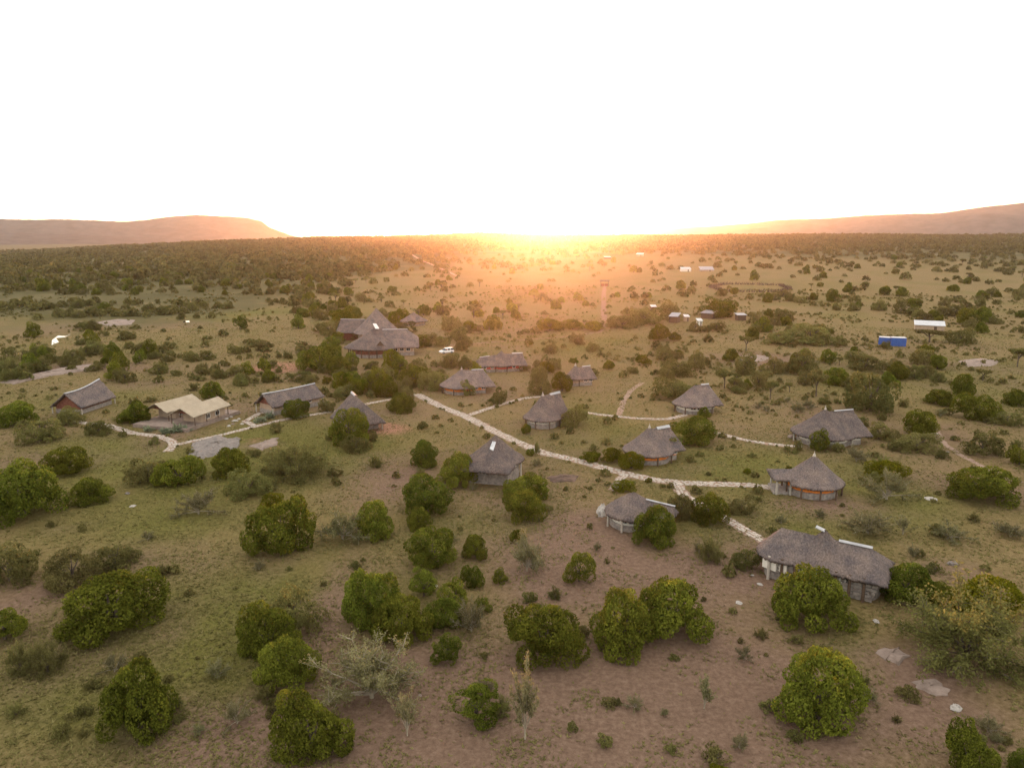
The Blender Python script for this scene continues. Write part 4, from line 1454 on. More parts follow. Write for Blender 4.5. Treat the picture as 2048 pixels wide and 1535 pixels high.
# ------------------------------------------------------------------ vegetation
def leaf_quads(C, N, size, rg, elong=1.5):
    """Leaf-clump faces: centres C, normals N, sizes -> verts, quads."""
    n = len(C)
    t = rg.normal(size=(n, 3))
    t -= N * (t * N).sum(1, keepdims=True)
    t /= np.linalg.norm(t, axis=1, keepdims=True) + 1e-9
    b = np.cross(N, t)
    s = size[:, None]
    cup = N * s * 0.25
    v = np.stack([C + t * s * elong * .5, C + b * s * .5 + cup, C - t * s * elong * .5, C - b * s * .5 + cup], 1)
    f = np.arange(n * 4).reshape(n, 4)
    return v.reshape(-1, 3), f


def unit(a):
    return a / (np.linalg.norm(a, axis=1, keepdims=True) + 1e-9)


def crown_mesh(name, seed, mat, n_leaf=5200, nlobe=20, height=1.25, leaf=(.045, .085), lobe_r=(.26, .42), open_=0.0, low=-.05, jitter=.55, flat=1.0, spread=.66, masses=0):
    """Crown of radius about 1 standing on z = 0: leaf clumps spread over many uneven lobes, with gaps."""
    rg = np.random.default_rng(seed)
    L = []
    nm = masses if masses else 1
    MS = []
    for q in range(nm):
        a0 = rg.uniform(0, 2 * math.pi); off = 0 if nm == 1 else rg.uniform(.22, .48)
        MS.append((off * math.cos(a0), off * math.sin(a0), 1.0 if nm == 1 else rg.uniform(.52, .78), 1.0 if q == 0 else rg.uniform(.62, 1.0)))
    for k in range(nlobe):
        mx_, my_, mr_, mh_ = MS[k % nm]
        th = rg.uniform(0, 2 * math.pi); ph = math.asin(rg.uniform(low, 1.0))
        q = rg.uniform(.72, 1.1) * spread * mr_
        L.append((mx_ + q * math.cos(ph) * math.cos(th), my_ + q * math.cos(ph) * math.sin(th) * rg.uniform(.85, 1.1), (.30 + .69 * math.sin(ph) * rg.uniform(.8, 1.12)) * height * .79 * mh_, rg.uniform(*lobe_r) * (.6 + .4 * mr_)))
    for mx_, my_, mr_, mh_ in MS:
        L.append((mx_, my_, height * .45 * mh_, .48 * mr_))
    L.append((0, 0, height * .4, .4))
    L = np.array(L)
    sx, sy = rg.uniform(.85, 1.12), rg.uniform(.85, 1.12)
    L[:, 0] *= sx; L[:, 1] *= sy
    lt = rg.uniform(-.22, .22, len(L))
    wts = L[:, 3] ** 2; wts = wts / wts.sum()
    idx = rg.choice(len(L), size=n_leaf * 3, p=wts)
    d = unit(rg.normal(size=(n_leaf * 3, 3)))
    rad = L[idx, 3] * rg.uniform(.78, 1.06, n_leaf * 3)
    C = L[idx, :3] + d * rad[:, None] * np.array([1, 1, .9 * flat])
    keep = np.ones(len(C), bool)
    for k in range(len(L)):
        inside = np.linalg.norm((C - L[k, :3]) / np.array([1, 1, .9 * flat]), axis=1) < L[k, 3] * .72
        keep &= ~(inside & (idx != k))
    keep &= C[:, 2] > .02
    if open_ > 0:
        h = vnoise(C[:, 0] * 4 + 31, C[:, 1] * 4 + C[:, 2] * 5, seed)
        keep &= h > open_
    C = C[keep][:n_leaf]; d = d[keep][:n_leaf]; idx = idx[keep][:n_leaf]
    C[:, :2] -= (np.percentile(C[:, :2], 97, axis=0) + np.percentile(C[:, :2], 3, axis=0)) / 2
    C[:, :2] /= np.percentile(np.hypot(C[:, 0], C[:, 1]), 96)
    C[:, 2] *= height / np.percentile(C[:, 2], 99)
    N = unit(d + rg.normal(size=d.shape) * jitter + np.array([0, 0, .25]))
    size = rg.uniform(*leaf, len(C))
    v, f = leaf_quads(C, N, size, rg)
    tint = np.clip(.45 + lt[idx] + rg.normal(0, .16, len(C)), 0, 1)
    tint += np.clip(vnoise(C[:, 0] * 3, C[:, 1] * 3 + C[:, 2] * 3, seed + 3) - .5, -.3, .3) * .5
    return np_mesh(name, v, f.astype(np.int32), mat, {"tint": np.repeat(np.clip(tint, 0, 1), 4)})


def trunk_mesh(name, seed, mat, h=.75, r=.07, nl=4, lean=.35):
    rg = random.Random(seed)
    mb = MB()
    mb.tube([(0, 0, -.08), (rg.uniform(-.03, .03), rg.uniform(-.03, .03), h * .35), (rg.uniform(-.05, .05), rg.uniform(-.05, .05), h * .6)], [r * 1.25, r, r * .75], 7)
    for k in range(nl):
        a = 2 * math.pi * k / nl + rg.uniform(-.5, .5)
        z0 = h * rg.uniform(.25, .55)
        q = rg.uniform(.5, 1) * lean
        mb.tube([(0, 0, z0), (math.cos(a) * q * .5, math.sin(a) * q * .5, z0 + h * .25), (math.cos(a) * q, math.sin(a) * q, z0 + h * .6)], [r * .65, r * .45, r * .15], 5)
    return np_mesh(name, np.array(mb.v), mb.f, mat)


def thorn_meshes(seed, leafmat, nprim=15, nleaf=2600, height=1.3, up=(.25, 1.2), leaf=(.03, .06), stem_h=.25, bark='bark_pale', thick=1.0):
    """Open feathery thorn bush: arching limbs with twigs, leaves strung along the twigs."""
    rg = np.random.default_rng(seed)
    mb = MB()
    tw = []
    mb.tube([(0, 0, -.06), (0, 0, stem_h)], [.055, .045], 6)
    for k in range(nprim):
        a = 2 * math.pi * k / nprim + rg.uniform(-.3, .3)
        el = rg.uniform(*up)
        ln = rg.uniform(.75, 1.15)
        p = np.array([0, 0, stem_h * rg.uniform(.3, 1)])
        d = np.array([math.cos(a) * math.cos(el), math.sin(a) * math.cos(el), math.sin(el) * height])
        pts = [p]
        for s in range(4):
            d = d + rg.normal(0, .12, 3) + np.array([0, 0, -.05])
            pts.append(pts[-1] + d * ln / 4.2)
        mb.tube([tuple(q) for q in pts], [q * thick for q in (.028, .022, .017, .012, .006)], 4, False)
        for s in range(2, 5):
            for e in range(3):
                dd = unit((d + rg.normal(0, .75, 3))[None])[0]
                q0 = pts[s] * rg.uniform(.85, 1) + pts[s - 1] * 0
                q1 = pts[s] + dd * rg.uniform(.2, .42)
                mb.tube([tuple(pts[s]), tuple(q1)], [.010 * thick, .004 * thick], 3, False)
                tw.append((pts[s], q1))
        tw.append((pts[2], pts[3])); tw.append((pts[3], pts[4]))
    tw = np.array(tw)
    i = rg.integers(0, len(tw), nleaf)
    q = rg.uniform(.1, 1.1, nleaf)[:, None]
    C = tw[i, 0] * (1 - q) + tw[i, 1] * q + rg.normal(0, .045, (nleaf, 3))
    C = C[C[:, 2] > .02]
    N = unit(rg.normal(size=C.shape) + np.array([0, 0, .6]))
    v, f = leaf_quads(C, N, rg.uniform(*leaf, len(C)), rg, 2.2)
    tint = np.clip(rg.normal(.5, .2, len(C)) + (C[:, 2] - .6) * .25, 0, 1)
    cm = np_mesh("crown", v, f.astype(np.int32), leafmat, {"tint": np.repeat(tint, 4)})
    bm = np_mesh("branches", np.array(mb.v), mb.f, M[bark])
    return cm, bm


def acacia_meshes(seed, leafmat, n_leaf=2600):
    """Flat-topped acacia: bare forked trunk under a thin layered canopy (height about 1.35)."""
    rg = np.random.default_rng(seed)
    L = []
    for k in range(13):
        th = rg.uniform(0, 2 * math.pi); q = math.sqrt(rg.uniform(0, 1)) * .72
        L.append((q * math.cos(th), q * math.sin(th), 1.02 + rg.uniform(-.10, .14) - q * .12, rg.uniform(.22, .36)))
    L = np.array(L)
    idx = rg.integers(0, len(L), n_leaf)
    d = unit(rg.normal(size=(n_leaf, 3)))
    C = L[idx, :3] + d * (L[idx, 3] * rg.uniform(.5, 1.05, n_leaf))[:, None] * np.array([1, 1, .42])
    N = unit(d * .6 + rg.normal(size=d.shape) * .6 + np.array([0, 0, .7]))
    v, f = leaf_quads(C, N, rg.uniform(.045, .085, n_leaf), rg)
    tint = np.clip(rg.normal(.5, .18, n_leaf), 0, 1)
    cm = np_mesh("crown", v, f.astype(np.int32), leafmat, {"tint": np.repeat(tint, 4)})
    mb = MB()
    mb.tube([(0, 0, -.06), (.02, .01, .3), (.03, 0, .5)], [.06, .05, .045], 6)
    for k in range(7):
        l = L[k]
        mb.tube([(.03, 0, .45), (l[0] * .45, l[1] * .45, .78), (l[0], l[1], l[2])], [.035, .025, .01], 5, False)
    return cm, np_mesh("trunk", np.array(mb.v), mb.f, M['bark'])


KIND = {}
def variants(k, n, fn):
    KIND[k] = [fn(i_) for i_ in range(n)]


variants('B', 12, lambda q: (crown_mesh("crown", 1000 + q, M['leaf'], 13000, 44 + q % 6, 1.28, (.024, .058), (.15, .31), .12, -.3, .85, 1.0, .72, (1, 2, 1, 3)[q % 4]), trunk_mesh("trunk", q, M['bark'])))
variants('I', 5, lambda q: (crown_mesh("crown", 1100 + q, M['leaf'], 8500, 26, 1.45, (.026, .06), (.17, .31), .26, -.2, .85, 1.0, .66, 2 + q % 3), trunk_mesh("trunk", 20 + q, M['bark'], 1.0, .06, 6, .55)))
variants('D', 10, lambda q: (crown_mesh("crown", 1200 + q, M['leaf_dull'], 8500, 34, 1.05, (.022, .055), (.15, .32), .28, -.3, 1.0, .9, .74, 2 + q % 4), trunk_mesh("trunk", 40 + q, M['bark'], .8, .05, 6, .5)))
variants('Y', 4, lambda q: (crown_mesh("crown", 1300 + q, M['leaf_bright'], 8000, 30, 1.2, (.028, .06), (.16, .32), .1, -.2, .85, 1.0, .7, 1 + q % 3), trunk_mesh("trunk", 60 + q, M['bark'])))
variants('T', 5, lambda q: thorn_meshes(1400 + q, M['leaf_pale'], 20 + q, 9000, leaf=(.018, .038)))
variants('V', 3, lambda q: thorn_meshes(1450 + q, M['leaf_pale'], 14, 3600, 2.2, (.55, 1.4), (.03, .06), .5))
variants('G', 4, lambda q: thorn_meshes(1500 + q, M['leaf_dull'], 30, 17000, 1.15, (.05, 1.25), (.014, .034), .15, 'bark', .5))
variants('A', 4, lambda q: acacia_meshes(1600 + q, M['leaf_dull']))
variants('S', 4, lambda q: (crown_mesh("crown", 1700 + q, M['leaf_dull'], 1500, 14, .85, (.05, .11), (.16, .36), .3, -.3, 1.0, .8, .8), trunk_mesh("stem", 80 + q, M['bark'], .6, .05, 4)))
variants('E', 2, lambda q: thorn_meshes(1800 + q, M['leaf_grey'], 16, 700, 1.0, (.3, 1.3), (.09, .16), .05))
NAME = {'B': ("broadleaf_tree", "tree"), 'I': ("broadleaf_tree", "tree"), 'D': ("thicket_bush", "bush"), 'Y': ("leafy_bush", "bush"), 'T': ("thorn_bush", "bush"), 'V': ("thorn_tree", "tree"),
        'G': ("thorn_bush", "bush"), 'A': ("acacia_tree", "tree"), 'S': ("shrub", "shrub"), 'E': ("aloe_plant", "plant")}
HTOP = {'B': 1.28, 'I': 1.5, 'D': 1.1, 'Y': 1.2, 'T': 1.15, 'V': 2.2, 'G': 1.0, 'A': 1.15, 'S': .95, 'E': .8}
GROUPS = {'B': "dark green broadleaf trees", 'I': "dark green broadleaf trees", 'D': "dull brownish thicket bushes", 'Y': "bright yellow green bushes", 'T': "pale thorn bushes", 'V': "pale thorn bushes",
          'G': "pale thorn bushes", 'A': "flat topped acacias", 'S': "small shrubs", 'E': "aloe plants"}
COUNT = {k: 0 for k in KIND}
PLANTS = []      # (x, y, radius) of what stands already
_r = random.Random(5)


def plant(kind, x, y, rad, hgt, label, which=None):
    """One plant: an Empty at its foot with trunk and crown below it."""
    var = KIND[kind][COUNT[kind] % len(KIND[kind]) if which is None else which]
    COUNT[kind] += 1
    name, cat = NAME[kind]
    t = empty(name, (x, y, float(gz(x, y))), label, cat, GROUPS[kind], _r.uniform(0, 2 * math.pi))
    t.scale = (rad, rad * _r.uniform(.92, 1.08), hgt / HTOP[kind])
    for me in (var[1], var[0]):
        o = bpy.data.objects.new(me.name.split('.')[0], me)
        link(o, t)
    PLANTS.append((x, y, rad))
    return t


def plant_px(kind, u, vt, vb, wpx, label):
    x, y = ground(u, vb)
    d = math.hypot(x, y)
    mpp = depth_of(x, y) / F
    R = wpx / 2 * mpp
    k = (d + R * .55) / d
    x *= k; y *= k
    dep = math.atan2(CAM_H, d)
    mpp = depth_of(x, y) / F
    R = wpx / 2 * mpp
    span = (vb - vt) * mpp
    h = (span - R * .75 * math.sin(dep)) / math.cos(dep)
    h = min(max(h, R * .75), R * (1.8 if kind in 'BDYIG' else 3.6))
    which = None
    for key, q in (("ball shaped", 0), ("bright dense tree in front", 4), ("very large tree", 6), ("right and taller half", 2), ("left half of the twin", 8), ("covering the front of the rounded", 10)):
        if key in label: which = q
    return plant(kind, x, y, R, h, label, which)


TREES = [
    ('B', 50, 928, 1042, 150, "huge dark tree mass cut by the left edge below the gabled house"),
    ('B', 137, 897, 950, 88, "spreading tree on green slope above the huge left edge tree"),
    ('B', 183, 957, 1009, 76, "squat tree right of the huge left edge tree"),
    ('D', 298, 912, 968, 92, "brownish bush touching the bright round tree below the grey outcrop"),
    ('B', 360, 914, 975, 90, "bright topped round tree below the left end of the grey outcrop"),
    ('B', 463, 894, 955, 84, "dense tree below the right end of the grey outcrop"),
    ('D', 497, 942, 998, 96, "dull bush sprawling in front of the tree by the outcrop"),
    ('G', 595, 893, 962, 125, "large hazy brown thorn thicket right of the stone heap"),
    ('B', 562, 1003, 1115, 132, "big tall tree at left centre below the hazy thorn thicket"),
    ('Y', 549, 988, 1030, 56, "yellowish crown peeping behind the big left centre tree"),
    ('T', 398, 988, 1034, 74, "grey green thorn bush alone on the open left slope"),
    ('B', 750, 1003, 1080, 84, "dark tree with a pale thorn bush at its left side"),
    ('T', 686, 1024, 1088, 92, "pale feathery thorn bush leaning on a dark tree"),
    ('B', 855, 950, 1030, 102, "wide dark tree left of the raised skylight cottage"),
    ('B', 838, 1015, 1060, 55, "small tree in front of the wide dark tree near the skylight cottage"),
    ('B', 850, 880, 935, 62, "lone tree on the grass between steep hipped house and skylight cottage"),
    ('B', 915, 907, 975, 70, "dark tree hugging the left wall of the skylight cottage"),
    ('B', 1050, 942, 1000, 90, "dark tree hugging the right front of the skylight cottage"),
    ('B', 1049, 980, 1045, 74, "tree directly in front of the skylight cottage's right hand tree"),
    ('B', 864, 1062, 1138, 100, "wide tree left of its slimmer neighbour in the middle of the slope"),
    ('B', 952, 1060, 1120, 52, "slim tree right of the wide tree in the middle of the slope"),
    ('B', 945, 1125, 1178, 46, "small tree below the slim middle tree"),
    ('I', 1000, 1125, 1168, 34, "little green tree just left of the pale bushy thorn"),
    ('T', 1054, 1083, 1150, 66, "pale bushy thorn in the middle of the bare slope"),
    ('B', 1036, 1058, 1085, 32, "small bush behind the pale bushy thorn"),
    ('I', 1158, 1103, 1170, 66, "small umbrella shaped tree standing alone on bare soil"),
    ('B', 742, 1138, 1265, 125, "largest tree of the central clump"),
    ('I', 848, 1130, 1200, 62, "pale green tree at the back of the central clump"),
    ('I', 905, 1160, 1232, 72, "upright tree on the right of the central clump"),
    ('B', 806, 1196, 1290, 115, "broad bright topped tree at the front of the central clump"),
    ('B', 888, 1202, 1260, 74, "dark tree in the middle of the central clump"),
    ('I', 892, 1258, 1330, 62, "low olive tree in front of the central clump"),
    ('T', 943, 1214, 1272, 64, "pale grey thorn bush right of the central clump"),
    ('I', 966, 1195, 1225, 38, "little green bush behind the pale grey thorn"),
    ('B', 1090, 1216, 1335, 142, "big solitary ball shaped tree at bottom centre"),
    ('B', 1242, 1188, 1312, 128, "left half of the twin trees on bare soil"),
    ('B', 1345, 1162, 1280, 152, "right and taller half of the twin trees on bare soil"),
    ('B', 1308, 1014, 1095, 90, "bright tree covering the front of the rounded cottage"),
    ('B', 1418, 990, 1050, 76, "round tree right of the rounded cottage's wing"),
    ('D', 1482, 990, 1030, 62, "dull bush on the right of the rounded cottage's tree"),
    ('D', 1362, 985, 1040, 62, "dull bush behind the rounded cottage's wing end"),
    ('G', 1420, 1084, 1128, 54, "small dull bush below the broken path"),
    ('D', 1490, 1093, 1142, 62, "round dull bush left of the long lodge"),
    ('B', 1618, 1138, 1258, 150, "bright dense tree in front of the long lodge"),
    ('B', 1808, 1128, 1205, 108, "dark tree covering the right end of the long lodge"),
    ('B', 1632, 1310, 1462, 178, "very large tree on bare soil at lower right"),
    ('G', 1925, 1205, 1350, 262, "sprawling grey green thorn thicket at the right edge"),
    ('Y', 1968, 1150, 1240, 150, "tree with yellowish top behind the sprawling thorn thicket"),
    ('B', 1880, 1165, 1215, 70, "small dark tree between lodge end and the yellow topped tree"),
    ('B', 1935, 1456, 1580, 120, "dark tree cut by the bottom edge at right"),
    ('B', 2046, 1490, 1560, 60, "dark bush in the bottom right corner"),
    ('B', 232, 1142, 1272, 205, "widest tree of the left foreground"),
    ('D', 148, 1098, 1178, 118, "dull tree at the upper left of the widest left tree"),
    ('D', 232, 1088, 1140, 98, "brownish bush right behind the widest left tree"),
    ('D', 22, 1090, 1172, 112, "dull bush at the left edge below the huge tree"),
    ('I', 12, 1212, 1288, 90, "olive tree at the left edge lower down"),
    ('B', 282, 1310, 1482, 158, "tall rounded tree at bottom left"),
    ('D', 588, 1178, 1280, 122, "dull tree at the back of the diagonal row"),
    ('B', 540, 1215, 1322, 122, "bright tree in the middle of the diagonal row"),
    ('B', 578, 1280, 1382, 120, "dark tree in the diagonal row just above the bottom one"),
    ('B', 630, 1355, 1532, 146, "large tree at the lower end of the diagonal row"),
    ('T', 745, 1310, 1425, 186, "widest pale thorn bush near the bottom"),
    ('V', 815, 1400, 1480, 54, "narrow pale thorn sapling right of the widest pale thorn"),
    ('I', 953, 1368, 1455, 94, "ragged green tree between two pale thorns at the bottom"),
    ('V', 1050, 1366, 1492, 78, "tall thin pale thorn tree at bottom centre"),
    ('S', 1145, 1440, 1466, 24, "tiny dark shrub alone on soil at bottom centre"),
    ('Y', 1440, 1531, 1560, 48, "yellow bush just touching the bottom edge"),
    ('V', 1408, 1366, 1424, 46, "thin grey shrub on the soil below the twin trees"),
    ('G', 45, 1290, 1350, 62, "grey shrub near the left edge at the bottom"),
    ('G', 98, 1282, 1352, 66, "straggling grey shrub in the bare patch at lower left"),
    ('Y', 1770, 918, 962, 86, "low yellow green tree with a spreading top at right"),
    ('T', 1772, 950, 1005, 78, "faint thorn bush below the low yellow green tree"),
    ('B', 1962, 935, 1006, 132, "big round tree near the right edge"),
    ('D', 1965, 862, 912, 76, "dull round bush above the big round right tree"),
    ('B', 1838, 822, 872, 66, "dark tree right of the pillared cottage"),
    ('D', 1832, 862, 906, 92, "dull sprawling bush beneath the dark right tree"),
    ('D', 1757, 845, 880, 50, "dull bush beside the pillared cottage"),
    ('B', 1880, 779, 811, 56, "round tree standing on the pale grass at right"),
    ('B', 1951, 789, 842, 80, "dark tree right of the round pale grass tree"),
    ('B', 2032, 778, 812, 52, "tree at the right edge beside the dark pair"),
    ('D', 2012, 815, 852, 74, "grey bush at the right edge under the tree pair"),
    ('B', 2038, 893, 932, 44, "tree cut by the right edge below the grey bush"),
    ('D', 1740, 744, 828, 108, "large dull tree standing behind the pillared cottage"),
    ('B', 1670, 735, 770, 54, "dark tree behind the thin flat topped acacia"),
    ('A', 1632, 741, 795, 46, "thin flat topped acacia left of the large dull tree"),
    ('A', 1540, 764, 800, 34, "small orange tinted acacia on the grass behind the middle path"),
    ('D', 1490, 704, 747, 58, "left bush of the row behind the stony patch"),
    ('D', 1548, 711, 747, 52, "second bush of the row behind the stony patch"),
    ('D', 1602, 700, 748, 78, "third and widest bush behind the stony patch"),
    ('D', 1620, 672, 690, 100, "long low thicket left of the blue containers"),
    ('D', 1560, 668, 690, 70, "left end of the long low thicket by the containers"),
    ('D', 1730, 706, 742, 66, "bush below the left blue container"),
    ('D', 1790, 718, 752, 60, "grey bush below the right blue container"),
    ('D', 1848, 696, 732, 66, "brown peaked bush right below the containers"),
    ('D', 1772, 680, 698, 24, "brown bush hiding part of the left container"),
    ('A', 1858, 660, 686, 62, "spreading acacia in front of the long pale shed"),
    ('A', 2034, 697, 735, 44, "acacia with a clear trunk at the right edge"),
    ('A', 1965, 738, 762, 30, "small lone acacia on pale grass near the right edge"),
    ('D', 1920, 655, 688, 60, "dark bush right of the long pale shed"),
    ('B', 1385, 832, 888, 96, "big dark tree right of the orange walled cottage"),
    ('A', 1345, 868, 915, 62, "flat spreading tree against the orange walled cottage"),
    ('Y', 1224, 893, 926, 46, "bright hedge bush left of the roundest hedge bush"),
    ('Y', 1262, 902, 941, 50, "roundest bright bush before the orange walled cottage"),
    ('Y', 1182, 902, 925, 46, "low bright hedge end beside the main path"),
    ('Y', 1245, 963, 984, 52, "low bright bush behind the rounded cottage's roof"),
    ('D', 1148, 808, 856, 62, "brownish bush against the right wall of the white windowed cottage"),
    ('Y', 1124, 742, 784, 42, "bright yellow green tree beside the small twin peaked hut"),
    ('D', 1082, 745, 790, 56, "olive tree left of the bright yellow green tree"),
    ('Y', 1052, 838, 868, 22, "yellowish bush at the path corner below the white windowed cottage"),
    ('S', 1073, 878, 908, 14, "thin shrub standing on the edge of the main path"),
    ('B', 803, 786, 825, 62, "round tree where the narrow path meets the main path"),
    ('B', 700, 816, 892, 78, "dark tree hiding the front of the steep hipped house"),
    ('D', 714, 868, 905, 66, "low bush in front of the tree by the steep hipped house"),
    ('B', 425, 764, 797, 44, "round dark tree right behind the canvas tents"),
    ('B', 272, 800, 848, 66, "dark tree left of the canvas tents"),
    ('B', 36, 805, 852, 76, "olive tree at the left edge below the rock bank"),
    ('D', 82, 835, 886, 92, "dark bush in front of the far left gabled house"),
    ('D', 142, 812, 850, 60, "bush against the front wall of the far left gabled house"),
    ('D', 198, 838, 872, 52, "bush at the left end of the curving stone path"),
    ('B', 592, 800, 838, 52, "bush before the narrow gabled house"),
    ('D', 655, 796, 825, 34, "small bush at the right end of the narrow gabled house"),
    ('I', 1637, 858, 902, 46, "feathery tree in front of the pillared cottage's windows"),
    ('S', 1672, 882, 905, 30, "bush at the right foot of the pillared cottage"),
    ('B', 1408, 806, 838, 26, "small tree at the right wall of the far path cottage"),
    ('S', 1595, 876, 902, 20, "small bush at the path's end by the pillared cottage"),
    ('Y', 685, 614, 650, 62, "yellow topped tree left of the main lodge's peak"),
    ('Y', 797, 618, 648, 46, "yellow tree between the lodge peak and the small hut"),
    ('D', 660, 640, 672, 50, "dark bush at the left end of the main lodge"),
    ('B', 640, 690, 742, 84, "large leafy bush at the lower left of the main lodge"),
    ('I', 660, 672, 705, 44, "leafy bush against the lodge's left wing"),
    ('Y', 788, 696, 742, 46, "olive tree before the lodge's front right corner"),
    ('D', 806, 653, 666, 60, "long dark hedge bush behind the lodge's right wing"),
    ('D', 900, 630, 662, 52, "dark tree right of the small hut behind the lodge"),
    ('B', 986, 630, 660, 36, "round dark tree on the slope right of the lodge"),
    ('D', 918, 652, 676, 42, "rounded bush below the dark tree beside the lodge"),
    ('Y', 1318, 648, 682, 46, "yellow green tree in front of the homestead shacks"),
    ('D', 1390, 642, 664, 30, "dark bush in the middle of the homestead"),
    ('D', 1432, 640, 662, 34, "bush right of the homestead's tin shack"),
    ('Y', 1440, 596, 636, 78, "largest yellow green tree behind the homestead"),
    ('D', 1290, 620, 650, 84, "dark thicket left of the homestead"),
    ('D', 1340, 600, 640, 56, "dark tree above the homestead's left end"),
    ('D', 1245, 632, 658, 70, "dark thicket beside the reddish track's foot"),
    ('Y', 1100, 640, 662, 60, "left part of the yellow hedge"),
    ('Y', 1145, 638, 660, 46, "middle part of the yellow hedge"),
    ('Y', 1188, 642, 662, 44, "right part of the yellow hedge"),
    ('I', 1525, 632, 664, 40, "tree with a pale stem standing right of the lone grey shack"),
    ('D', 935, 758, 792, 34, "bush beside the finial topped cottage"),
    ('D', 868, 742, 782, 62, "brown bush on the left of the finial topped cottage"),
    ('D', 998, 776, 808, 40, "green bush behind the side path"),
    ('D', 1040, 722, 742, 44, "bush at the right end of the red walled cottage"),
    ('D', 1345, 752, 800, 90, "broad hazy bush behind the far path cottage"),
    ('D', 1390, 700, 738, 44, "hazy bush above the far path cottage"),
    ('D', 1352, 728, 752, 80, "long hazy thicket above the far path cottage"),
    ('B', 1060, 895, 912, 16, "small green bush across the main path from the skylight cottage"),
    ('S', 1398, 900, 912, 22, "small low shrub on the grass before the big dark tree"),
    ('T', 1895, 1048, 1082, 64, "low grey thorn bush in the grass at right"),
    ('V', 1805, 1035, 1072, 40, "spindly thorn bush behind the long lodge's right end"),
    ('T', 2020, 1050, 1078, 60, "faint low bush at the right edge"),
    ('T', 1735, 1030, 1075, 90, "pale thin bush behind the long lodge's ridge"),
    ('E', 330, 858, 868, 24, "grey green aloe left of the terrace path"), ('E', 352, 852, 866, 30, "largest aloe clump before the stone terrace"),
    ('E', 296, 853, 864, 22, "aloe at the left corner of the stone terrace"), ('E', 374, 853, 863, 20, "aloe under the tent's near corner boulder"),
    ('E', 522, 836, 846, 26, "aloe clump beside the short path to the narrow house"), ('E', 540, 826, 838, 26, "aloe at the left end wall of the narrow house"),
]
for k_, u_, a_, b_, w_, lab in TREES:
    plant_px(k_, u_, a_, b_, w_, lab)
    x_, y_, _q = PLANTS[-1]
    if w_ > 40:
        LAND.append(("the " + lab.split(" at ")[0] if False else "", x_, y_))

LAND = [l for l in LAND if l[0]]
NMAN = len(PLANTS)

# scattered bushes: (u0, u1, v0, v1, how many, metres across lo, hi, kinds, clumping)
REG = [
    (0, 640, 655, 770, 105, 2.0, 5.6, "DDDIGDDI", .45), (0, 640, 585, 640, 150, 3.0, 6.5, "DDDID", .52), (0, 700, 505, 590, 620, 4.0, 8.0, "DDDBD", .35),
    (0, 260, 655, 760, 45, 3, 7, "DDID", .3),
    (600, 900, 545, 640, 90, 3.0, 7.5, "DDBDAD", .42), (640, 1000, 660, 800, 90, 2.5, 6.5, "DDDIYD", .35), (700, 1300, 495, 545, 110, 4.0, 8.5, "DDBAD", .42),
    (850, 1300, 545, 640, 62, 3.0, 6.5, "DDBADB", .40), (1000, 1420, 660, 760, 55, 2.0, 5.5, "DDDYDD", .45),
    (1300, 2060, 498, 545, 150, 4.0, 8.5, "DDBDAD", .42), (1300, 2060, 540, 600, 75, 3.5, 7.5, "DBDADB", .45), (1480, 2060, 590, 680, 95, 3.0, 8.5, "DDDBD", .45),
    (1440, 2060, 690, 790, 40, 2.2, 6.0, "DDDBA", .45), (1700, 2060, 800, 1000, 22, 1.6, 3.6, "DDTG", .4), (1450, 1750, 760, 860, 22, 1.2, 3.0, "DDTS", .4),
    (0, 560, 1000, 1500, 26, .8, 2.2, "SSTG", .3), (560, 1300, 900, 1500, 30, .7, 1.9, "SSTG", .3), (1300, 2048, 1000, 1535, 36, .7, 2.0, "SSTG", .3),
    (250, 900, 780, 960, 34, 1.0, 2.8, "SDDG", .35), (1050, 1600, 780, 1000, 40, .8, 2.0, "SSDY", .35),
    (-40, 2090, 474, 502, 1900, 4.5, 9.5, "DDDB", .25), (-40, 2090, 470, 480, 1500, 5, 10, "DDDB", .2),
]
PATHA = np.array([(p[0], p[1], p[2]) for p in PATH_PTS])
HA = np.array(HUTS)
rs = random.Random(77)
CAND = []
for (u0, u1, v0, v1, n, s0, s1, ks, cl) in REG:
    got = 0; tries = 0
    while got < n and tries < n * 8:
        tries += 1
        u, v = rs.uniform(u0, u1), rs.uniform(v0, v1)
        x, y = ground(u, v)
        if math.hypot(x, y) > 3300: continue
        if float(fbm(np.array(x / 38.0), np.array(y / 38.0), 91, 3)) < cl * rs.uniform(.85, 1.15): continue
        sz = s0 + (s1 - s0) * rs.random() ** 1.4
        if np.min(np.hypot(HA[:, 0] - x, HA[:, 1] - y) - HA[:, 2]) < sz / 2: continue
        if len(PATHA) and np.min(np.hypot(PATHA[:, 0] - x, PATHA[:, 1] - y) - PATHA[:, 2] / 2) < sz * .4: continue
        # do not stand in front of a house
        blocked = False
        for hx, hy, hr in HUTS:
            if hy > y and hy - y < 60:
                hu, hv = project(hx, hy, 1.5)
                if abs(hu - u) < hr * F / hy * .9 + sz / 2 * F / y * .7 and hv > v - sz * 1.1 * F / y * .8 and hy - y < 22:
                    blocked = True; break
        if blocked: continue
        if min([math.hypot(px_ - x, py_ - y) - pr_ * .75 for px_, py_, pr_ in PLANTS[:NMAN]]) < sz * .3: continue
        kd = rs.choice(ks)
        CAND.append((sz * F / depth_of(x, y), kd, x, y, sz)); got += 1

CAND.sort(key=lambda c: -c[0])
LIMIT = {'B': 230, 'D': 250, 'A': 60, 'Y': 60, 'T': 60, 'G': 60, 'S': 120, 'I': 40}
single, mass = [], []
cnt = {}
for c in CAND:
    if c[0] > 11 and cnt.get(c[1], 0) < LIMIT[c[1]] * .75:
        cnt[c[1]] = cnt.get(c[1], 0) + 1
        single.append(c)
    else:
        mass.append(c)

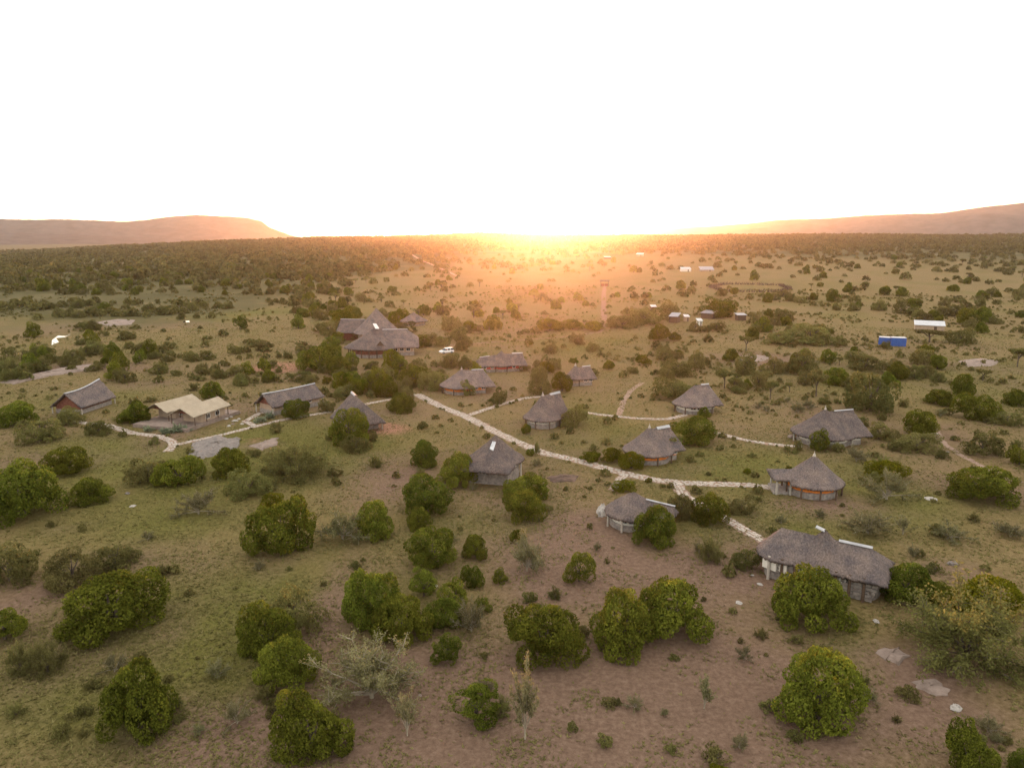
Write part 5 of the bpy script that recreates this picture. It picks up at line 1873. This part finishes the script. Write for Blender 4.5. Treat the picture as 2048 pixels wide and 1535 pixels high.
LOOK = {'B': "round green tree", 'I': "ragged green tree", 'D': "dull brownish bush", 'A': "flat topped acacia", 'Y': "yellow green bush", 'T': "pale thorn bush", 'G': "grey green thorn bush", 'S': "small shrub"}
# more landmarks for open ground
LAND += [("the big ball shaped tree", *PLANTS[34][:2]), ("the twin trees", *PLANTS[36][:2]), ("the widest left tree", *PLANTS[51][:2]), ("the tall bottom left tree", *PLANTS[56][:2]),
         ("the very large lower right tree", *PLANTS[45][:2]), ("the central tree clump", *PLANTS[29][:2]), ("the sprawling thorn thicket", *PLANTS[46][:2]),
         ("the big left centre tree", *PLANTS[8][:2]), ("the grey rock outcrop", *ground(430, 895)), ("the huge left edge tree", *PLANTS[0][:2]), ("the pale rock bank", *ground(110, 745)),
         ("the big round right edge tree", *PLANTS[73][:2]), ("the distant dirt road", *ground(870, 530)), ("the reddish track", *ground(1207, 610)), ("the yellow hedge", *ground(1145, 660))]
_w = "second third fourth fifth sixth seventh eighth ninth tenth eleventh twelfth thirteenth fourteenth fifteenth sixteenth seventeenth eighteenth nineteenth twentieth".split()
ORD = ["nearest"] + [q + " nearest" for q in _w]
buckets = {}
for c in single:
    _, kd, x, y, sz = c
    best = min(LAND, key=lambda l: math.hypot(l[1] - x, (l[2] - y) * .6))
    dx, dy = x - best[1], y - best[2]
    if abs(dx) > abs(dy) * .55:
        side = "right of" if dx > 0 else "left of"
    else:
        side = "behind" if dy > 0 else "in front of"
    size = "large" if sz > 5.5 else ("small" if sz < 2.6 else "mid sized")
    if kd == 'S': size = "tiny" if sz < 1.3 else "low"
    key = (size, kd, side, best[0])
    buckets.setdefault(key, []).append((math.hypot(dx, dy), c))
for (size, kd, side, ph), L_ in buckets.items():
    L_.sort(key=lambda q: q[0])
    for n_, (dist, c) in enumerate(L_):
        look = LOOK[kd]
        if kd == 'S': look = "shrub"
        if n_ < len(ORD):
            lab = f"{ORD[n_]} {size} {look} {side} {ph}" if len(L_) > 1 else f"lone {size} {look} {side} {ph}"
        else:
            lab = f"{size} {look} far out {side} {ph}"
        lab = lab.replace("mid sized", "medium")
        if len(lab.split()) > 16: lab = lab.replace(" cottage with a straight wing", " straight winged cottage").replace("of the middle path", "of the path").replace("the finial topped cottage below the main lodge", "the finial cottage")
        _, kd_, x, y, sz = c
        hk = {'B': rs.uniform(.62, .85), 'I': rs.uniform(.8, 1.1), 'D': rs.uniform(.5, .72), 'A': rs.uniform(.7, .95), 'Y': rs.uniform(.6, .8), 'T': .7, 'G': .6, 'S': rs.uniform(.5, .8)}[kd]
        plant(kd, x, y, sz / 2, sz * hk, lab)

# the far bush that reads as one mass: one object of kind stuff
def low_bush(seed, n=34):
    rg = np.random.default_rng(seed)
    d = unit(rg.normal(size=(n, 3)))
    d[:, 2] = np.abs(d[:, 2]) * 1.0 - .12
    C = d * rg.uniform(.55, 1.0, (n, 1)) * np.array([1, 1, 1.0])
    C[:, 2] = np.maximum(C[:, 2], .05) + .22
    N = unit(d + rg.normal(size=d.shape) * .45 + np.array([0, 0, .2]))
    v, f = leaf_quads(C, N, rg.uniform(.38, .62, n), rg, 1.25)
    return v, f, np.repeat(np.clip(rg.normal(.45, .2, n), 0, 1), 4)


LB = [low_bush(900 + k, 30 + 4 * k) for k in range(6)]


def mass_object(name, items, mat, label):
    VV, FF, TT = [], [], []
    off = 0
    zs = gz(np.array([q[2] for q in items]), np.array([q[3] for q in items]))
    for zi, (_, kd, x, y, sz) in zip(zs, items):
        v, f, t = LB[rs.randrange(6)]
        a = rs.uniform(0, 6.28); ca, sa = math.cos(a), math.sin(a)
        h = sz / 2 * rs.uniform(.85, 1.35)
        q = np.empty_like(v)
        q[:, 0] = x + (v[:, 0] * ca - v[:, 1] * sa) * sz / 2
        q[:, 1] = y + (v[:, 0] * sa + v[:, 1] * ca) * sz / 2
        q[:, 2] = zi + v[:, 2] * h
        VV.append(q); FF.append(f + off); TT.append(np.clip(t + rs.uniform(-.3, .3), 0, 1)); off += len(v)
    o = link(bpy.data.objects.new(name, np_mesh(name, np.concatenate(VV), np.concatenate(FF).astype(np.int32), mat, {"tint": np.concatenate(TT)})))
    tag(o, label, None, None, "stuff")


# continue the wood over the whole far slope, in world space
rw = np.random.default_rng(5)
NW = 19000
r_ = np.sqrt(rw.uniform(620.0 ** 2, 2650.0 ** 2, NW * 2)); a_ = np.radians(rw.uniform(-46, 46, NW * 2))
x_ = r_ * np.sin(a_); y_ = r_ * np.cos(a_)
start = np.interp(np.degrees(a_), [-46, -20, -13, -4, 5, 46], [350, 380, 560, 1050, 1200, 1000])
den = smooth(start * .65, start * 1.35, r_ + (fbm(x_ / 160, y_ / 160, 21) - .5) * 500) * .92 + .05
ok = (rw.random(NW * 2) < den) & (fbm(x_ / 60, y_ / 60, 33, 2) > .36)
ok &= (np.hypot(HA[None, :, 0] - x_[:, None], HA[None, :, 1] - y_[:, None]) - HA[None, :, 2]).min(1) > 4
idx = np.nonzero(ok)[0][:NW]
for k in idx:
    mass.append((0, 'D', float(x_[k]), float(y_[k]), float(rw.uniform(4.5, 9.5) + (2.2 if a_[k] < -.17 else 0))))
mass_object("bushland", mass, M['leaf_dull'], "far bushland of dull green scrub covering the plain")

M['under'] = leaf_mat("undergrowth_leaf", (0.105, 0.095, 0.034), (0.165, 0.148, 0.054), (0.235, 0.21, 0.082), var=.05)


def undergrowth():
    rg = np.random.default_rng(18)
    n = 6500
    a = np.radians(rg.uniform(-42, 42, n * 4))
    r = np.sqrt(rg.uniform(55.0 ** 2, 520.0 ** 2, n * 4))
    x, y = r * np.sin(a), r * np.cos(a)
    den = smooth(.44, .68, fbm(x / 24, y / 24, 61, 4)) * np.clip(.25 + smooth(120, 240, r), 0, 1) + .05
    ok = rg.random(len(x)) < den
    x, y = x[ok], y[ok]
    hd = np.min(np.stack([np.hypot(x - h[0], y - h[1]) - h[2] for h in HUTS]), 0)
    P = PATHA[::2]
    pd = np.min(np.stack([np.hypot(x - p[0], y - p[1]) - p[2] * .6 for p in P]), 0)
    k = (hd > .4) & (pd > .5)
    x, y = x[k][:n], y[k][:n]
    ed = []
    for p in PATHA[::1]:
        if rg.random() < .38:
            th = rg.uniform(0, 2 * math.pi); q = p[2] / 2 + rg.uniform(.15, .8)
            ex, ey = p[0] + math.cos(th) * q, p[1] + math.sin(th) * q
            if np.min(np.hypot(PATHA[:, 0] - ex, PATHA[:, 1] - ey) - PATHA[:, 2] / 2) > .1: ed.append((0, 'D', float(ex), float(ey), float(rg.uniform(.4, 1.0))))
    items = ed + [(0, 'D', float(p), float(q), float(.45 + 1.5 * rg.random() ** 2.2)) for p, q in zip(x, y)]
    mass_object("undergrowth", items, M['under'], "low scrubby undergrowth scattered over the grass")


undergrowth()

# grass tufts and fine ground growth: one object
def grass():
    rg = np.random.default_rng(8)
    n = 130000
    a = np.radians(rg.uniform(-41, 41, n * 3))
    r = 44 * (330 / 44.0) ** (rg.random(n * 3) ** .85)
    x = r * np.sin(a); y = r * np.cos(a)
    g = fbm(x / 16, y / 30, 8) * .5 + fbm(x / 3.0, y / 3.0, 15, 3) * .9 - .45 + patches(LUSH, x, y) * .15 - patches(SOIL, x, y) * .22
    keep = rg.random(n * 3) < np.clip(g * 2.2 + .12, .02, 1)
    if len(PATHA):
        P = PATHA[::2]
        kx, ky = x[keep], y[keep]
        dmin = np.full(len(kx), 1e9)
        for p in P:
            dmin = np.minimum(dmin, np.hypot(kx - p[0], ky - p[1]) - p[2] * .55)
        x, y = kx[dmin > 0], ky[dmin > 0]
    hd = np.min(np.stack([np.hypot(x - h[0], y - h[1]) - max(h[2] - 1.5, 1) for h in HUTS]), 0)
    x, y = x[hd > 0][:n], y[hd > 0][:n]
    m_ = len(x)
    d = np.hypot(x, y)
    s = (rg.uniform(.07, .19, m_) * (1 + d / 190.0))
    VV = []; TT = []
    base = np.column_stack([x, y, gz(x, y)])
    tint = np.clip(rg.normal(.5, .25, m_), 0, 1)
    for b in range(3):
        th = rg.uniform(0, 2 * math.pi, m_)
        dx, dy = np.cos(th), np.sin(th)
        w_ = s * rg.uniform(.5, .9, m_)
        h = s * rg.uniform(.6, 1.3, m_)
        p0 = base + np.column_stack([-dy * w_ * .5, dx * w_ * .5, np.full(m_, -.02)])
        p1 = base + np.column_stack([dy * w_ * .5, -dx * w_ * .5, np.full(m_, -.02)])
        p2 = base + np.column_stack([dx * h * 1.2, dy * h * 1.2, h * .62])
        VV.append(np.stack([p0, p1, p2], 1)); TT.append(np.repeat(tint, 3))
    v = np.concatenate(VV).reshape(-1, 3)
    f = np.arange(len(v)).reshape(-1, 3).astype(np.int32)
    o = link(bpy.data.objects.new("grass", np_mesh("grass", v, f, M['grass'], {"tint": np.concatenate(TT)})))
    tag(o, "short dry grass and low growth over the savanna ground", None, None, "stuff")


grass()
print("PLANTS", len(PLANTS), "mass", len(mass), cnt)
